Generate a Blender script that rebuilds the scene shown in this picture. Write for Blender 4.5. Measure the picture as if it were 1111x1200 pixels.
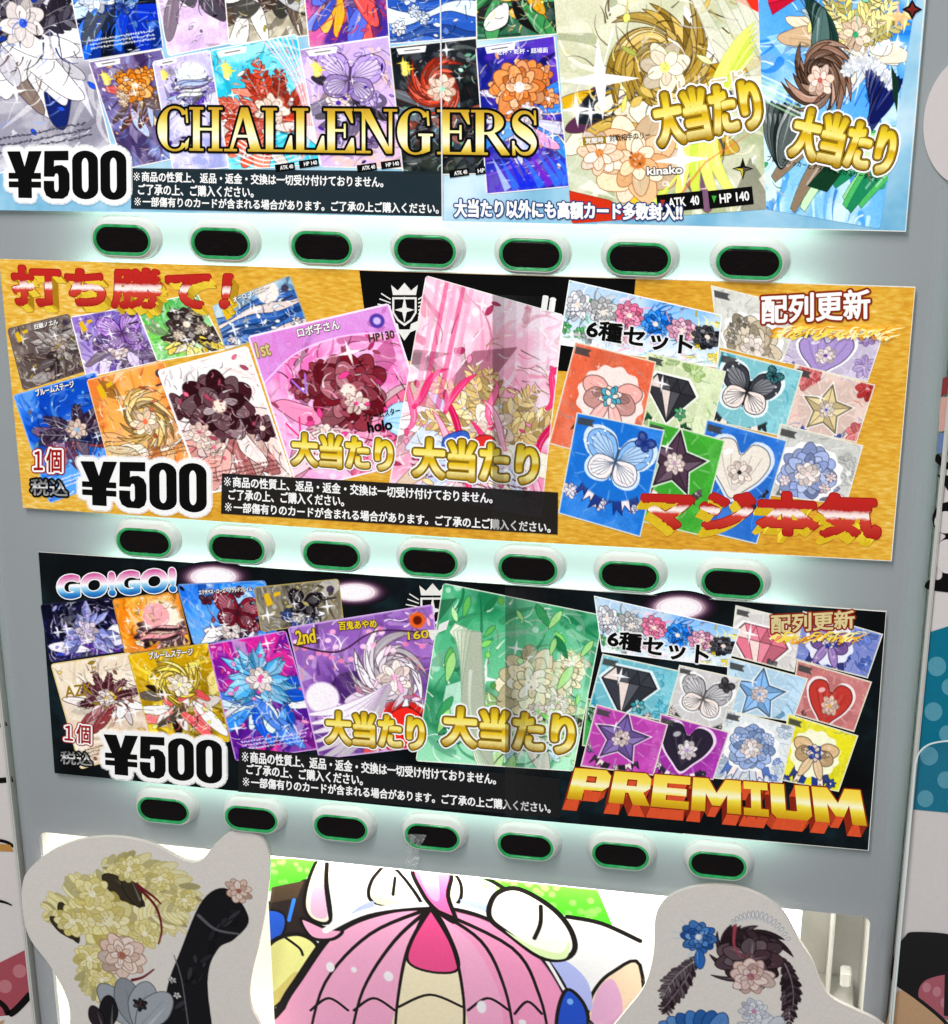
import bpy, bmesh, math, random
import numpy as np
from mathutils import Vector, Matrix
from mathutils.geometry import tessellate_polygon

for o in list(bpy.data.objects):
    bpy.data.objects.remove(o)
S = bpy.context.scene
COL = S.collection

# ------------------------------------------------------------------ camera
# metres; machine front = plane y = 0, facing -Y; x to the right, z up
CM = np.array([[0.9814799, 0.1915474, -0.0026080],
               [0.0630465, -0.3358433, -0.9398055],
               [-0.1808932, 0.9222358, -0.3416998]])       # world -> view (x right, y down, z ahead)
CC = np.array([0.391617, -0.946360, 0.193683])
F, PX, PY = 2025.4895, 555.5, 600.0
cam = bpy.data.cameras.new('camera')
cam.sensor_fit = 'HORIZONTAL'; cam.sensor_width = 36
cam.lens = F / 1111 * 36
cam.clip_start = 0.01; cam.clip_end = 100
co = bpy.data.objects.new('camera', cam); COL.objects.link(co)
Rm = Matrix([[CM[0][i], -CM[1][i], -CM[2][i]] for i in range(3)])
co.matrix_world = Matrix.Translation(Vector(CC)) @ Rm.to_4x4()
S.camera = co

def at(px, py, y=0.0):
    """the point of the front-parallel plane y that a photo position falls on"""
    d = CM.T @ np.array([(px - PX) / F, (py - PY) / F, 1.0])
    k = (y - CC[1]) / d[1]
    q = CC + k * d
    return (float(q[0]), float(q[2]))

# ------------------------------------------------------------------ world, view, lamps
W = bpy.data.worlds.new('World'); S.world = W; W.use_nodes = True
W.node_tree.nodes['Background'].inputs[0].default_value = (0.93, 0.95, 1.0, 1)
W.node_tree.nodes['Background'].inputs[1].default_value = 0.30
S.view_settings.view_transform = 'Standard'
S.view_settings.look = 'None'
S.view_settings.exposure = 0.0
S.view_settings.gamma = 1.0
S.view_settings.use_curve_mapping = False

def area(name, loc, target, sx, sy, power, color=(1, 1, 1), spread=180):
    l = bpy.data.lights.new(name, 'AREA'); l.shape = 'RECTANGLE'
    l.size = sx; l.size_y = sy; l.energy = power; l.color = color
    l.spread = math.radians(spread)
    o = bpy.data.objects.new(name, l); COL.objects.link(o)
    o.location = loc
    o.rotation_euler = (Vector(target) - Vector(loc)).to_track_quat('-Z', 'Y').to_euler()
    return o
area('ceiling_lamp', (-0.10, -1.35, 1.55), (0.16, 0, -0.15), 0.35, 1.0, 33, (1.0, 0.98, 0.96))
area('ceiling_lamp', (0.95, -2.3, 1.7), (0.2, 0, -0.2), 1.2, 0.3, 12, (1.0, 0.98, 0.96))
# light boxes of the machine, behind the front sheet
MINT = (0.66, 1.0, 0.86)
for zc, zh, pw in ((0.085, 0.140, 1.8), (-0.0917, 0.157, 2.0), (-0.279, 0.157, 2.1)):
    area('light_box_lamp', (0.185, 0.014, zc), (0.185, 0, zc), 0.42, zh, pw, MINT)

# ------------------------------------------------------------------ object helpers
def link(o, parent=None):
    COL.objects.link(o)
    if parent: o.parent = parent
    return o
def thing(name, label, cat, loc=(0, 0, 0), group=None):
    o = bpy.data.objects.new(name, None); o.empty_display_size = 0.02
    COL.objects.link(o)
    o['label'] = label; o['category'] = cat
    if group: o['group'] = group
    return o
def tag(o, label, cat, group=None):
    o['label'] = label; o['category'] = cat
    if group: o['group'] = group
    return o
def mesh_obj(name, verts, faces, mat, parent=None, smooth=False):
    me = bpy.data.meshes.new(name); me.from_pydata([tuple(v) for v in verts], [], faces)
    me.materials.append(mat)
    if smooth: me.polygons.foreach_set('use_smooth', [True] * len(me.polygons))
    me.update()
    return link(bpy.data.objects.new(name, me), parent)

# ------------------------------------------------------------------ colours and materials
def rgb(h):
    if not isinstance(h, str): return np.array(h, float)
    return np.array([int(h[i:i + 2], 16) / 255 for i in (0, 2, 4)])
def lin(c):
    c = np.asarray(c, float)
    return np.where(c <= 0.04045, c / 12.92, ((np.maximum(c, 0) + 0.055) / 1.055) ** 2.4)
def linh(h): return tuple(float(v) for v in lin(rgb(h))) + (1.0,)

def new_mat(name):
    m = bpy.data.materials.new(name); m.use_nodes = True
    return m, m.node_tree.nodes, m.node_tree.links, m.node_tree.nodes['Principled BSDF']
def noise_node(N, L, scale, detail=3, rough=0.5, vec=None, stretch=None):
    n = N.new('ShaderNodeTexNoise'); n.inputs['Scale'].default_value = scale
    n.inputs['Detail'].default_value = detail; n.inputs['Roughness'].default_value = rough
    tc = N.new('ShaderNodeTexCoord')
    src = tc.outputs['Object']
    if stretch:
        mp = N.new('ShaderNodeMapping'); mp.inputs['Scale'].default_value = stretch
        L.new(src, mp.inputs['Vector']); src = mp.outputs['Vector']
    L.new(src, n.inputs['Vector'])
    return n
def ramp_node(N, stops, interp='LINEAR'):
    r = N.new('ShaderNodeValToRGB'); r.color_ramp.interpolation = interp
    e = r.color_ramp.elements
    while len(e) > 1: e.remove(e[-1])
    e[0].position = stops[0][0]; e[0].color = linh(stops[0][1])
    for p, c in stops[1:]:
        k = e.new(p); k.color = linh(c)
    return r
def paint(name, h, rough=0.5, grain=0.06, gscale=900, metal=0.0, spec=0.5, bump=0.0):
    m, N, L, B = new_mat(name)
    c = linh(h)
    n = noise_node(N, L, gscale, 3, 0.6)
    r = N.new('ShaderNodeValToRGB'); e = r.color_ramp.elements
    e[0].position = 0.25; e[1].position = 0.75
    e[0].color = tuple(v * (1 - grain) for v in c[:3]) + (1,)
    e[1].color = tuple(min(1, v * (1 + grain)) for v in c[:3]) + (1,)
    L.new(n.outputs['Fac'], r.inputs['Fac']); L.new(r.outputs['Color'], B.inputs['Base Color'])
    B.inputs['Roughness'].default_value = rough; B.inputs['Metallic'].default_value = metal
    B.inputs['Specular IOR Level'].default_value = spec
    if bump:
        b = N.new('ShaderNodeBump'); b.inputs['Strength'].default_value = bump
        b.inputs['Distance'].default_value = 0.0005
        L.new(n.outputs['Fac'], b.inputs['Height']); L.new(b.outputs['Normal'], B.inputs['Normal'])
    return m

BACKLIT = 0.25
def printed(name, emit=BACKLIT, rough=0.42, grain=0.10, gscale=700, contrast=True):
    """ink printed on a backlit sheet: colour comes from the print attribute"""
    m, N, L, B = new_mat(name)
    a = N.new('ShaderNodeVertexColor'); a.layer_name = 'print'
    n = noise_node(N, L, gscale, 2, 0.7)
    mr = N.new('ShaderNodeMapRange')
    mr.inputs['From Min'].default_value = 0.3; mr.inputs['From Max'].default_value = 0.7
    mr.inputs['To Min'].default_value = 1 - grain; mr.inputs['To Max'].default_value = 1 + grain
    L.new(n.outputs['Fac'], mr.inputs['Value'])
    vm = N.new('ShaderNodeVectorMath'); vm.operation = 'SCALE'
    L.new(a.outputs['Color'], vm.inputs[0]); L.new(mr.outputs['Result'], vm.inputs['Scale'])
    L.new(vm.outputs['Vector'], B.inputs['Base Color'])
    if emit:
        L.new(vm.outputs['Vector'], B.inputs['Emission Color'])
        B.inputs['Emission Strength'].default_value = emit
    B.inputs['Roughness'].default_value = rough
    B.inputs['Specular IOR Level'].default_value = 0.12
    return m
M_PRINT = printed('poster_ink')
M_BOARD = printed('board_ink', emit=0.0, rough=0.55, grain=0.05)
M_SHOW = printed('display_ink', emit=0.0, rough=0.6, grain=0.04)

def ramp_ink(name, stops, emit=BACKLIT):
    m, N, L, B = new_mat(name)
    u = N.new('ShaderNodeUVMap'); u.uv_map = 'UVMap'
    s = N.new('ShaderNodeSeparateXYZ'); L.new(u.outputs['UV'], s.inputs['Vector'])
    r = ramp_node(N, stops)
    n = noise_node(N, L, 500, 2)
    ad = N.new('ShaderNodeMath'); ad.operation = 'MULTIPLY_ADD'
    ad.inputs[1].default_value = 0.10; L.new(n.outputs['Fac'], ad.inputs[0]); L.new(s.outputs['Y'], ad.inputs[2])
    sb = N.new('ShaderNodeMath'); sb.operation = 'SUBTRACT'; sb.inputs[1].default_value = 0.05
    L.new(ad.outputs[0], sb.inputs[0]); L.new(sb.outputs[0], r.inputs['Fac'])
    L.new(r.outputs['Color'], B.inputs['Base Color']); L.new(r.outputs['Color'], B.inputs['Emission Color'])
    B.inputs['Emission Strength'].default_value = emit
    B.inputs['Roughness'].default_value = 0.4; B.inputs['Specular IOR Level'].default_value = 0.25
    return m
# v = 0 at the top of the letters
M_GOLD = ramp_ink('gold_lettering', [(0.0, 'c9a61c'), (0.2, 'f0d52a'), (0.42, 'fdf08a'), (0.5, 'd8ad18'), (0.62, 'ecc61e'), (0.8, 'fff3a0'), (1.0, 'b98f10')])
M_CHAL = ramp_ink('pale_gold_lettering', [(0.0, 'c79a28'), (0.22, 'e2bf3a'), (0.45, 'f6ee9a'), (0.7, 'fffbe0'), (0.88, 'e9cf52'), (1.0, 'c79c22')])
M_RED = ramp_ink('red_banded_lettering', [(0.0, 'c4221c'), (0.36, 'b8201a'), (0.44, 'f6d9d2'), (0.52, 'fdf3ee'), (0.60, 'd2402e'), (1.0, 'b01c16')])
M_PREM = ramp_ink('yellow_banded_lettering', [(0.0, 'f6d23a'), (0.3, 'fbe35a'), (0.5, 'fdf9d0'), (0.6, 'f4e24a'), (0.8, 'dcb416'), (1.0, 'c8940e')])
M_GOGO = ramp_ink('pink_blue_lettering', [(0.0, 'd45aa0'), (0.3, 'f4c0dc'), (0.48, 'ffffff'), (0.6, 'a8dcf4'), (0.85, '2a8cd0'), (1.0, '1c62b0')])
M_CHROME = ramp_ink('chrome_lettering', [(0.0, '5a5a5a'), (0.35, '9a9a9a'), (0.5, 'e8e8e8'), (0.6, '6a6a6a'), (1.0, 'a0a0a0')])
def ink(name, h, emit=BACKLIT):
    m = paint(name, h, 0.42, 0.05, 700, 0, 0.10)
    B = m.node_tree.nodes['Principled BSDF']
    src = B.inputs['Base Color'].links[0].from_socket
    m.node_tree.links.new(src, B.inputs['Emission Color'])
    B.inputs['Emission Strength'].default_value = emit
    return m
K_BLACK = ink('black_ink', '080808'); K_WHITE = ink('white_ink', 'f6f6f4'); K_BROWN = ink('dark_brown_ink', '4a3006')
K_OLD = ink('old_gold_ink', '9c7a12'); K_NAVY = ink('navy_ink', '1c3a78'); K_RED = ink('red_ink', '9c1c18')
K_RUST = ink('rust_ink', '8a2a10'); K_YEL = ink('yellow_ink', 'e8cc30'); K_BLUE = ink('blue_ink', '2e8ad0'); K_PALE = ink('pale_gold_ink', 'd8c890')
def veil(name, h, alpha, emit=0.0):
    m, N, L, B = new_mat(name)
    B.inputs['Base Color'].default_value = linh(h); B.inputs['Roughness'].default_value = 0.4
    B.inputs['Alpha'].default_value = alpha
    if emit:
        B.inputs['Emission Color'].default_value = linh(h); B.inputs['Emission Strength'].default_value = emit
    n = noise_node(N, L, 300, 2)
    mr = N.new('ShaderNodeMapRange'); mr.inputs['To Min'].default_value = 0.35; mr.inputs['To Max'].default_value = 0.5
    L.new(n.outputs['Fac'], mr.inputs['Value']); L.new(mr.outputs['Result'], B.inputs['Roughness'])
    return m
K_HALO = veil('soft_white_ink', 'f4f4f2', 0.55, BACKLIT)
K_NOTE1 = veil('dark_teal_notice_ink', '06222c', 0.97)
K_NOTE2 = veil('black_notice_ink', '040405', 0.965)
K_BAND = veil('seam_shade', '3a3a38', 0.22)  # tint for the shade painted beside the sheet seams

# ------------------------------------------------------------------ flat layered print meshes
class Flat:
    """many flat coloured shapes gathered into one printed mesh; later shapes lie a hair nearer"""
    def __init__(s, y, step=2e-5):
        s.y, s.step, s.n = y, step, 0
        s.V, s.F, s.C = [], [], []
    def tri(s, pts, tris, color, y=None):
        b = len(s.V)
        yy = s.y - s.n * s.step if y is None else y
        s.V += [(p[0], yy, p[1]) for p in pts]
        c = tuple(lin(rgb(color)))
        for t in tris:
            s.F.append([b + i for i in t]); s.C.append(c)
        s.n += 1
    def poly(s, pts, color, y=None):
        tr = tessellate_polygon([[Vector((p[0], p[1], 0)) for p in pts]])
        s.tri(pts, tr, color, y)
    def stroke(s, pts, w0, color, w1=None, y=None):
        pts = [np.array(p) for p in pts]; n = len(pts); Lf, Rt = [], []
        w1 = w0 if w1 is None else w1
        for i, p in enumerate(pts):
            d = pts[min(i + 1, n - 1)] - pts[max(i - 1, 0)]
            d = d / (np.linalg.norm(d) + 1e-12); nn = np.array([-d[1], d[0]])
            w = (w0 + (w1 - w0) * i / max(1, n - 1)) / 2
            Lf.append(p + nn * w); Rt.append(p - nn * w)
        V = Lf + Rt
        s.tri(V, [(i, i + 1, n + i + 1, n + i) for i in range(n - 1)], color, y)
    def build(s, name, mat, parent=None):
        me = bpy.data.meshes.new(name); me.from_pydata(s.V, [], s.F)
        at_ = me.color_attributes.new('print', 'FLOAT_COLOR', 'CORNER')
        arr = []
        for f, c in zip(s.F, s.C): arr += list(c + (1.0,)) * len(f)
        at_.data.foreach_set('color', arr)
        me.materials.append(mat); me.update()
        # every face looks to the front
        bm = bmesh.new(); bm.from_mesh(me)
        fl = [f for f in bm.faces if f.normal.y > 0]
        if fl: bmesh.ops.reverse_faces(bm, faces=fl)
        bm.to_mesh(me); bm.free()
        return link(bpy.data.objects.new(name, me), parent)

def spline(pts, closed=True, k=6):
    P = [np.array(p, float) for p in pts]; n = len(P); out = []
    R = range(n if closed else n - 1)
    for i in R:
        if closed: a, b, c, d = P[i - 1], P[i], P[(i + 1) % n], P[(i + 2) % n]
        else: a, b, c, d = P[max(i - 1, 0)], P[i], P[i + 1], P[min(i + 2, n - 1)]
        for j in range(k):
            t = j / k
            out.append(0.5 * (2 * b + (c - a) * t + (2 * a - 5 * b + 4 * c - d) * t * t + (3 * b - a - 3 * c + d) * t ** 3))
    if not closed: out.append(P[-1])
    return [tuple(p) for p in out]

# ------------------------------------------------------------------ lettering
_fc = {}
def font_glyphs(body, spacing=1.0, res=4):
    key = (body, spacing)
    if key in _fc: return _fc[key]
    c = bpy.data.curves.new('lettering', 'FONT'); c.body = body; c.resolution_u = res
    c.space_character = spacing
    o = bpy.data.objects.new('lettering', c); COL.objects.link(o)
    dg = bpy.context.evaluated_depsgraph_get()
    me = bpy.data.meshes.new_from_object(o.evaluated_get(dg))
    V = np.array([v.co[:2] for v in me.vertices]); T = [tuple(p.vertices) for p in me.polygons]
    bpy.data.objects.remove(o); bpy.data.curves.remove(c); bpy.data.meshes.remove(me)
    V[:, 1] *= -1
    lo, hi = V.min(0), V.max(0)
    em = 1.0 / (hi[1] - lo[1])
    r = dict(V=(V - lo) / (hi - lo), T=T, asp=(hi[0] - lo[0]) / (hi[1] - lo[1]))
    _fc[key] = r
    return r
def edges_of(T):
    cnt = {}
    for t in T:
        for i in range(len(t)):
            a, b = t[i], t[(i + 1) % len(t)]
            k = (min(a, b), max(a, b)); cnt[k] = cnt.get(k, 0) + 1
    return [k for k, v in cnt.items() if v == 1]
def loops_glyphs(polys, asp):
    V, T = [], []
    for loops in polys:
        if not isinstance(loops[0][0], (tuple, list, np.ndarray)): loops = [loops]
        b = len(V); flat = [p for l in loops for p in l]
        T += [tuple(b + i for i in t) for t in tessellate_polygon([[Vector((p[0], p[1], 0)) for p in l] for l in loops])]
        V += flat
    return dict(V=np.array(V, float), T=T, asp=asp)

def quadmap(quad, y):
    q = [np.array(at(p[0], p[1], y)) for p in quad]
    def f(u, v): return (1 - v) * ((1 - u) * q[0] + u * q[1]) + v * ((1 - u) * q[3] + u * q[2])
    h = (np.linalg.norm(q[3] - q[0]) + np.linalg.norm(q[2] - q[1])) / 2
    return f, h
RS = random.Random(5)
def lettering(name, glyphs, quad, y, layers, parent, sweep=None):
    """layers from back to front: (grow in letter heights, material). One mesh per layer: the last is the lettering,
    the others its outlines."""
    if isinstance(glyphs, str): glyphs = font_glyphs(glyphs)
    f, h = quadmap(quad, y)
    P = np.array([f(u, v) for u, v in glyphs['V']]); UV = glyphs['V']
    E = edges_of(glyphs['T'])
    wq = np.linalg.norm(f(1, .5) - f(0, .5)); objs = []
    nl = len(layers)
    for li, (grow, mat) in enumerate(layers):
        yl = y - li * 2.5e-5
        V = [(p[0], yl, p[1]) for p in P]; Fc = [list(t) for t in glyphs['T']]; uv = [tuple(q) for q in UV]
        if grow > 0:
            r = grow * h; jit = 2e-5
            for a, b in E:
                pa, pb = P[a], P[b]; d = pb - pa; ln = np.linalg.norm(d)
                if ln < 1e-9: continue
                nn = np.array([-d[1], d[0]]) / ln * r; yy = yl + 1e-6 + RS.random() * jit; k = len(V)
                V += [(q[0], yy, q[1]) for q in (pa + nn, pb + nn, pb - nn, pa - nn)]; dv = np.array([nn[0] / wq, -nn[1] / h]); uv += [tuple(q) for q in (UV[a] + dv, UV[b] + dv, UV[b] - dv, UV[a] - dv)]
                Fc.append([k, k + 1, k + 2, k + 3])
            used = sorted({i for e in E for i in e}); last = None
            for a in used:
                pa = P[a]
                if last is not None and np.linalg.norm(pa - last) < 0.25 * r: continue
                last = pa; yy = yl + 1e-6 + RS.random() * jit; k = len(V)
                V += [(pa[0] + r * math.cos(t * math.pi / 4), yy, pa[1] + r * math.sin(t * math.pi / 4)) for t in range(8)]
                uv += [(UV[a][0] + r * math.cos(t * math.pi / 4) / wq, UV[a][1] - r * math.sin(t * math.pi / 4) / h) for t in range(8)]; Fc.append(list(range(k, k + 8)))
        me = bpy.data.meshes.new(name); me.from_pydata(V, [], Fc)
        ul = me.uv_layers.new(name='UVMap')
        li_ = np.empty(len(me.loops), int); me.loops.foreach_get('vertex_index', li_)
        ul.data.foreach_set('uv', np.array(uv)[li_].astype(np.float32).ravel())
        me.materials.append(mat)
        bm = bmesh.new(); bm.from_mesh(me); bm.normal_update()
        fl = [q for q in bm.faces if q.normal.y > 0]
        if fl: bmesh.ops.reverse_faces(bm, faces=fl)
        bm.to_mesh(me); bm.free()
        objs.append(bpy.data.objects.new(name if li == nl - 1 else 'outline', me))
    main = link(objs[-1], parent)
    for o in objs[:-1]: link(o, main)
    if sweep:                                        # sides of raised block letters, printed below the face
        dx, dz, ca, cb = sweep
        fl = Flat(y + 1e-6); d = np.array([dx * h, -dz * h])
        for a, b in E:
            e = P[b] - P[a]; ln = np.linalg.norm(e)
            if ln < 1e-9: continue
            t = abs(e[0]) / ln
            c = rgb(ca) * t + rgb(cb) * (1 - t)
            yy = y + 2e-6 + RS.random() * 2e-5
            fl.tri([P[a], P[b], P[b] + d, P[a] + d], [(0, 1, 2, 3)], c, yy)
        fl.build('letter_side', M_PRINT, main)
    return main
def box_quad(x0, y0, x1, y1, slope=0.0, shear=0.0):
    """quad from a left edge to a right edge, slope in px per px"""
    d = (x1 - x0) * slope
    return [(x0 + shear, y0), (x1 + shear, y0 + d), (x1, y1 + d), (x0, y1)]

# ------------------------------------------------------------------ print painter (plain numpy, gives vertex colours)
class Cv:
    def __init__(s, w, h, seed=0):
        s.w, s.h = w, h; s.I = np.zeros((h, w, 3)); s.r = np.random.RandomState(seed); s.rr = random.Random(seed)
        s.U = w
    def noise(s, cx, seed=None, octs=3):
        r = s.r if seed is None else np.random.RandomState(seed)
        out = np.zeros((s.h, s.w)); amp, tot = 1.0, 0.0; c = cx
        for o in range(octs):
            gx = max(2, int(c)); gy = max(2, int(c * s.h / s.w))
            g = r.rand(gy + 2, gx + 2)
            X = np.linspace(0, gx, s.w); Y = np.linspace(0, gy, s.h)
            xi = np.minimum(X.astype(int), gx); yi = np.minimum(Y.astype(int), gy); fx = X - xi; fy = Y - yi
            fx = fx * fx * (3 - 2 * fx); fy = fy * fy * (3 - 2 * fy)
            a = g[yi][:, xi]; b = g[yi][:, xi + 1]; cc = g[yi + 1][:, xi]; d = g[yi + 1][:, xi + 1]
            v = (a * (1 - fx) + b * fx) * (1 - fy)[:, None] + (cc * (1 - fx) + d * fx) * fy[:, None]
            out += amp * v; tot += amp; amp *= 0.5; c *= 2.1
        return out / tot
    def mix(s, m, c, sl=None):
        c = rgb(c)
        if sl is None: s.I += (c - s.I) * m[..., None]
        else: s.I[sl] += (c - s.I[sl]) * m[..., None]
    def punch(s, c=1.16, sat=1.28):
        """ink density of the print: deeper, more saturated colours"""
        g = s.I.mean(2, keepdims=True); s.I = g + (s.I - g) * sat
        s.I = np.clip((s.I - 0.5) * c + 0.52, 0, 1)
    def fill(s, c): s.I[:] = rgb(c)
    def grad(s, c0, c1, ang=90):
        Y, X = np.mgrid[0:s.h, 0:s.w]; a = math.radians(ang)
        t = (X / s.w - 0.5) * math.cos(a) + (Y / s.h - 0.5) * math.sin(a) + 0.5
        t = np.clip(t, 0, 1)[..., None]; s.I[:] = rgb(c0) * (1 - t) + rgb(c1) * t
    def clouds(s, c, scale=4, lo=0.5, hi=0.6, a=1.0):
        n = s.noise(scale); s.mix(np.clip((n - lo) / (hi - lo), 0, 1) * a, c)
    def _box(s, pts, pad):
        p = np.asarray(pts)
        x0 = int(max(0, p[:, 0].min() - pad)); x1 = int(min(s.w, p[:, 0].max() + pad + 2))
        y0 = int(max(0, p[:, 1].min() - pad)); y1 = int(min(s.h, p[:, 1].max() + pad + 2))
        return x0, x1, y0, y1
    def poly(s, pts, c, a=1.0, px=False, ow=0, oc=None):
        P = np.asarray(pts, float)
        if not px: P = P * s.U
        x0, x1, y0, y1 = s._box(P, ow + 1)
        if x1 <= x0 or y1 <= y0: return
        Y, X = np.mgrid[y0:y1, x0:x1].astype(float)
        ins = np.zeros(X.shape, bool); d2 = np.full(X.shape, 1e9)
        n = len(P)
        for i in range(n):
            ax, ay = P[i]; bx, by = P[(i + 1) % n]; dx, dy = bx - ax, by - ay; q = dx * dx + dy * dy + 1e-9
            t = np.clip(((X - ax) * dx + (Y - ay) * dy) / q, 0, 1)
            d2 = np.minimum(d2, (X - ax - t * dx) ** 2 + (Y - ay - t * dy) ** 2)
            if ay != by:
                k = ((ay > Y) != (by > Y)) & (X < dx * (Y - ay) / dy + ax)
                ins ^= k
        d = np.sqrt(d2); sd = np.where(ins, d, -d)
        sl = (slice(y0, y1), slice(x0, x1))
        s.mix(np.clip(sd + 0.5, 0, 1) * a, c, sl)
        if ow: s.mix(np.clip(ow / 2 - d + 0.5, 0, 1) * a, oc if oc is not None else '201818', sl)
    def line(s, pts, w, c, a=1.0, w1=None, px=False):
        P = np.asarray(pts, float)
        if not px: P = P * s.U
        w1 = w if w1 is None else w1
        x0, x1, y0, y1 = s._box(P, max(w, w1) + 1)
        if x1 <= x0 or y1 <= y0: return
        Y, X = np.mgrid[y0:y1, x0:x1].astype(float); best = np.full(X.shape, -1e9); n = len(P)
        for i in range(n - 1):
            ax, ay = P[i]; bx, by = P[i + 1]; dx, dy = bx - ax, by - ay; q = dx * dx + dy * dy + 1e-9
            t = np.clip(((X - ax) * dx + (Y - ay) * dy) / q, 0, 1)
            d = np.sqrt((X - ax - t * dx) ** 2 + (Y - ay - t * dy) ** 2)
            ww = w + (w1 - w) * (i + t) / (n - 1)
            best = np.maximum(best, ww / 2 - d)
        s.mix(np.clip(best + 0.5, 0, 1) * a, c, (slice(y0, y1), slice(x0, x1)))
    def blob(s, cx, cy, rx, ry, c, a=1.0, soft=0.3, rot=0):
        Y, X = np.mgrid[0:s.h, 0:s.w] / s.U; t = math.radians(rot)
        dx = (X - cx) * math.cos(t) + (Y - cy) * math.sin(t); dy = -(X - cx) * math.sin(t) + (Y - cy) * math.cos(t)
        d = np.sqrt((dx / rx) ** 2 + (dy / ry) ** 2)
        s.mix(np.clip((1 - d) / max(soft, 1.0 / (s.U * min(rx, ry))) , 0, 1) * a, c)
    def star(s, x, y, r, c, a=1.0):
        s.poly([(x, y - r), (x + r * .14, y - r * .14), (x + r, y), (x + r * .14, y + r * .14), (x, y + r), (x - r * .14, y + r * .14), (x - r, y), (x - r * .14, y - r * .14)], c, a)
    def strand(s, p0, p1, p2, p3, w, c, dark, k=12, ol=1.2):
        """tapered ribbon along a bezier, with a thin dark edge and a light streak"""
        t = np.linspace(0, 1, k)[:, None]; p0, p1, p2, p3 = (np.array(p, float) for p in (p0, p1, p2, p3))
        B = (1 - t) ** 3 * p0 + 3 * (1 - t) ** 2 * t * p1 + 3 * (1 - t) * t * t * p2 + t ** 3 * p3
        D = np.gradient(B, axis=0); D /= np.linalg.norm(D, axis=1)[:, None] + 1e-9
        Nn = np.stack([-D[:, 1], D[:, 0]], 1); ww = w * (np.sin(np.pi * (0.12 + 0.88 * t)) ** 0.8) * 0.5
        Q = np.concatenate([B + Nn * ww, (B - Nn * ww)[::-1]])
        s.poly(Q, c, 1, ow=ol, oc=dark)
        hl = B[2:k - 3] + Nn[2:k - 3] * ww[2:k - 3] * 0.3
        s.line(hl, max(0.8, w * s.U * .16), rgb(c) * 0.45 + 0.55, 0.65, 0.4)
    def border(s, w, c, a=1.0):
        Y, X = np.mgrid[0:s.h, 0:s.w]; d = np.minimum(np.minimum(X, s.w - 1 - X), np.minimum(Y, s.h - 1 - Y))
        s.mix(np.clip(w - d + 0.5, 0, 1) * a, c)
    def captions(s, x0, y0, x1, rows, c, gap=0.045, th=0.02):
        for r in range(rows):
            x = x0
            while x < x1:
                l = s.rr.uniform(0.012, 0.03)
                y = y0 + r * gap
                s.line([(x, y + s.rr.uniform(-.4, .4) * th), (x + l, y + s.rr.uniform(-.4, .4) * th)], th * s.U * .55, c, 0.85)
                if s.rr.random() < .5: s.line([(x + l / 2, y - th / 2), (x + l / 2, y + th / 2)], 1.0, c, 0.8)
                x += l + 0.012

def shade(c, k):
    c = rgb(c); return np.clip(c * k if k < 1 else c + (1 - c) * (k - 1), 0, 1)

def vec(a): return np.array([math.cos(a), math.sin(a)])
def petal(cv, p, a, l, w, c, dark, ol=1.0, vein=True, curl=0.0):
    d = vec(a); nn = np.array([-d[1], d[0]]); p = np.array(p, float)
    pts = spline([p, p + d * l * .45 + nn * w * (.5 + curl), p + d * l * .85 + nn * w * .35, p + d * l, p + d * l * .85 - nn * w * .35, p + d * l * .45 - nn * w * (.5 - curl)], True, 4)
    cv.poly(pts, c, 1, ow=ol, oc=dark)
    if vein:
        cv.line([p, p + d * l * .8], 1.0, shade(c, .68), .7, .4)
        cv.line([p + d * l * .2 + nn * w * .2, p + d * l * .75 + nn * w * .2], max(.8, w * cv.U * .13), shade(c, 1.5), .6, .4)
def flower(cv, x, y, r, cols, heart, dark, layers=3, n=11, ol=1.0, squash=1.0):
    R = cv.rr
    for L_ in range(layers):
        rad = r * (1 - L_ * .27); off = R.uniform(0, 6.28); m = max(5, n - 2 * L_)
        order = list(range(m)); R.shuffle(order)
        for k in order:
            a = off + 6.283 * k / m + R.uniform(-.12, .12)
            petal(cv, (x, y), a, rad * R.uniform(.88, 1.08), rad * R.uniform(.48, .66), shade(cols[(L_ + k) % len(cols)], R.uniform(.8, 1.2) * (1 + .08 * L_)), dark, ol, True, R.uniform(-.12, .12))
    cv.blob(x, y, r * .2, r * .2, heart, 1, .25)
    for k in range(12):
        p = np.array([x, y]) + vec(R.uniform(0, 6.28)) * r * R.uniform(.05, .22); cv.blob(p[0], p[1], r * .035, r * .035, shade(heart, R.choice([.6, 1.4])), .95, .3)
def swirl(cv, x, y, r, cols, dark, n=30, turn=1.6, sq=1.15, w=.2, ol=1.1, down=0.0):
    R = cv.rr
    for i in range(n):
        rho = r * (1.0 - .75 * i / n); th = R.uniform(0, 6.283); pts = []
        for t in np.linspace(0, 1, 4):
            q = rho * (.55 + .6 * t); a = th + turn * t
            pts.append((x + q * math.cos(a), y + q * sq * math.sin(a) + down * t * t * r))
        cv.strand(*pts, w * r * R.uniform(.6, 1.2), shade(R.choice(cols), R.uniform(.62, 1.25)), dark, ol=ol)
def plume(cv, p, a, l, w, c, dark, bend=.5, n=16):
    p = np.array(p, float); R = cv.rr; spine = []
    q = p.copy()
    for k in range(n + 1):
        spine.append(q.copy()); q = q + vec(a + bend * k / n) * l / n
    for k in range(n):
        t = k / n; ww = w * math.sin(math.pi * (.12 + .85 * t)) ** .7; d = a + bend * t
        for sd in (-1, 1):
            petal(cv, spine[k], d + sd * R.uniform(.55, .85), ww * R.uniform(.85, 1.2), ww * .38, shade(c, R.uniform(.72, 1.28)), dark, .6, False)
    cv.line(spine, 1.8, shade(c, 1.45), .9, .8)
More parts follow.
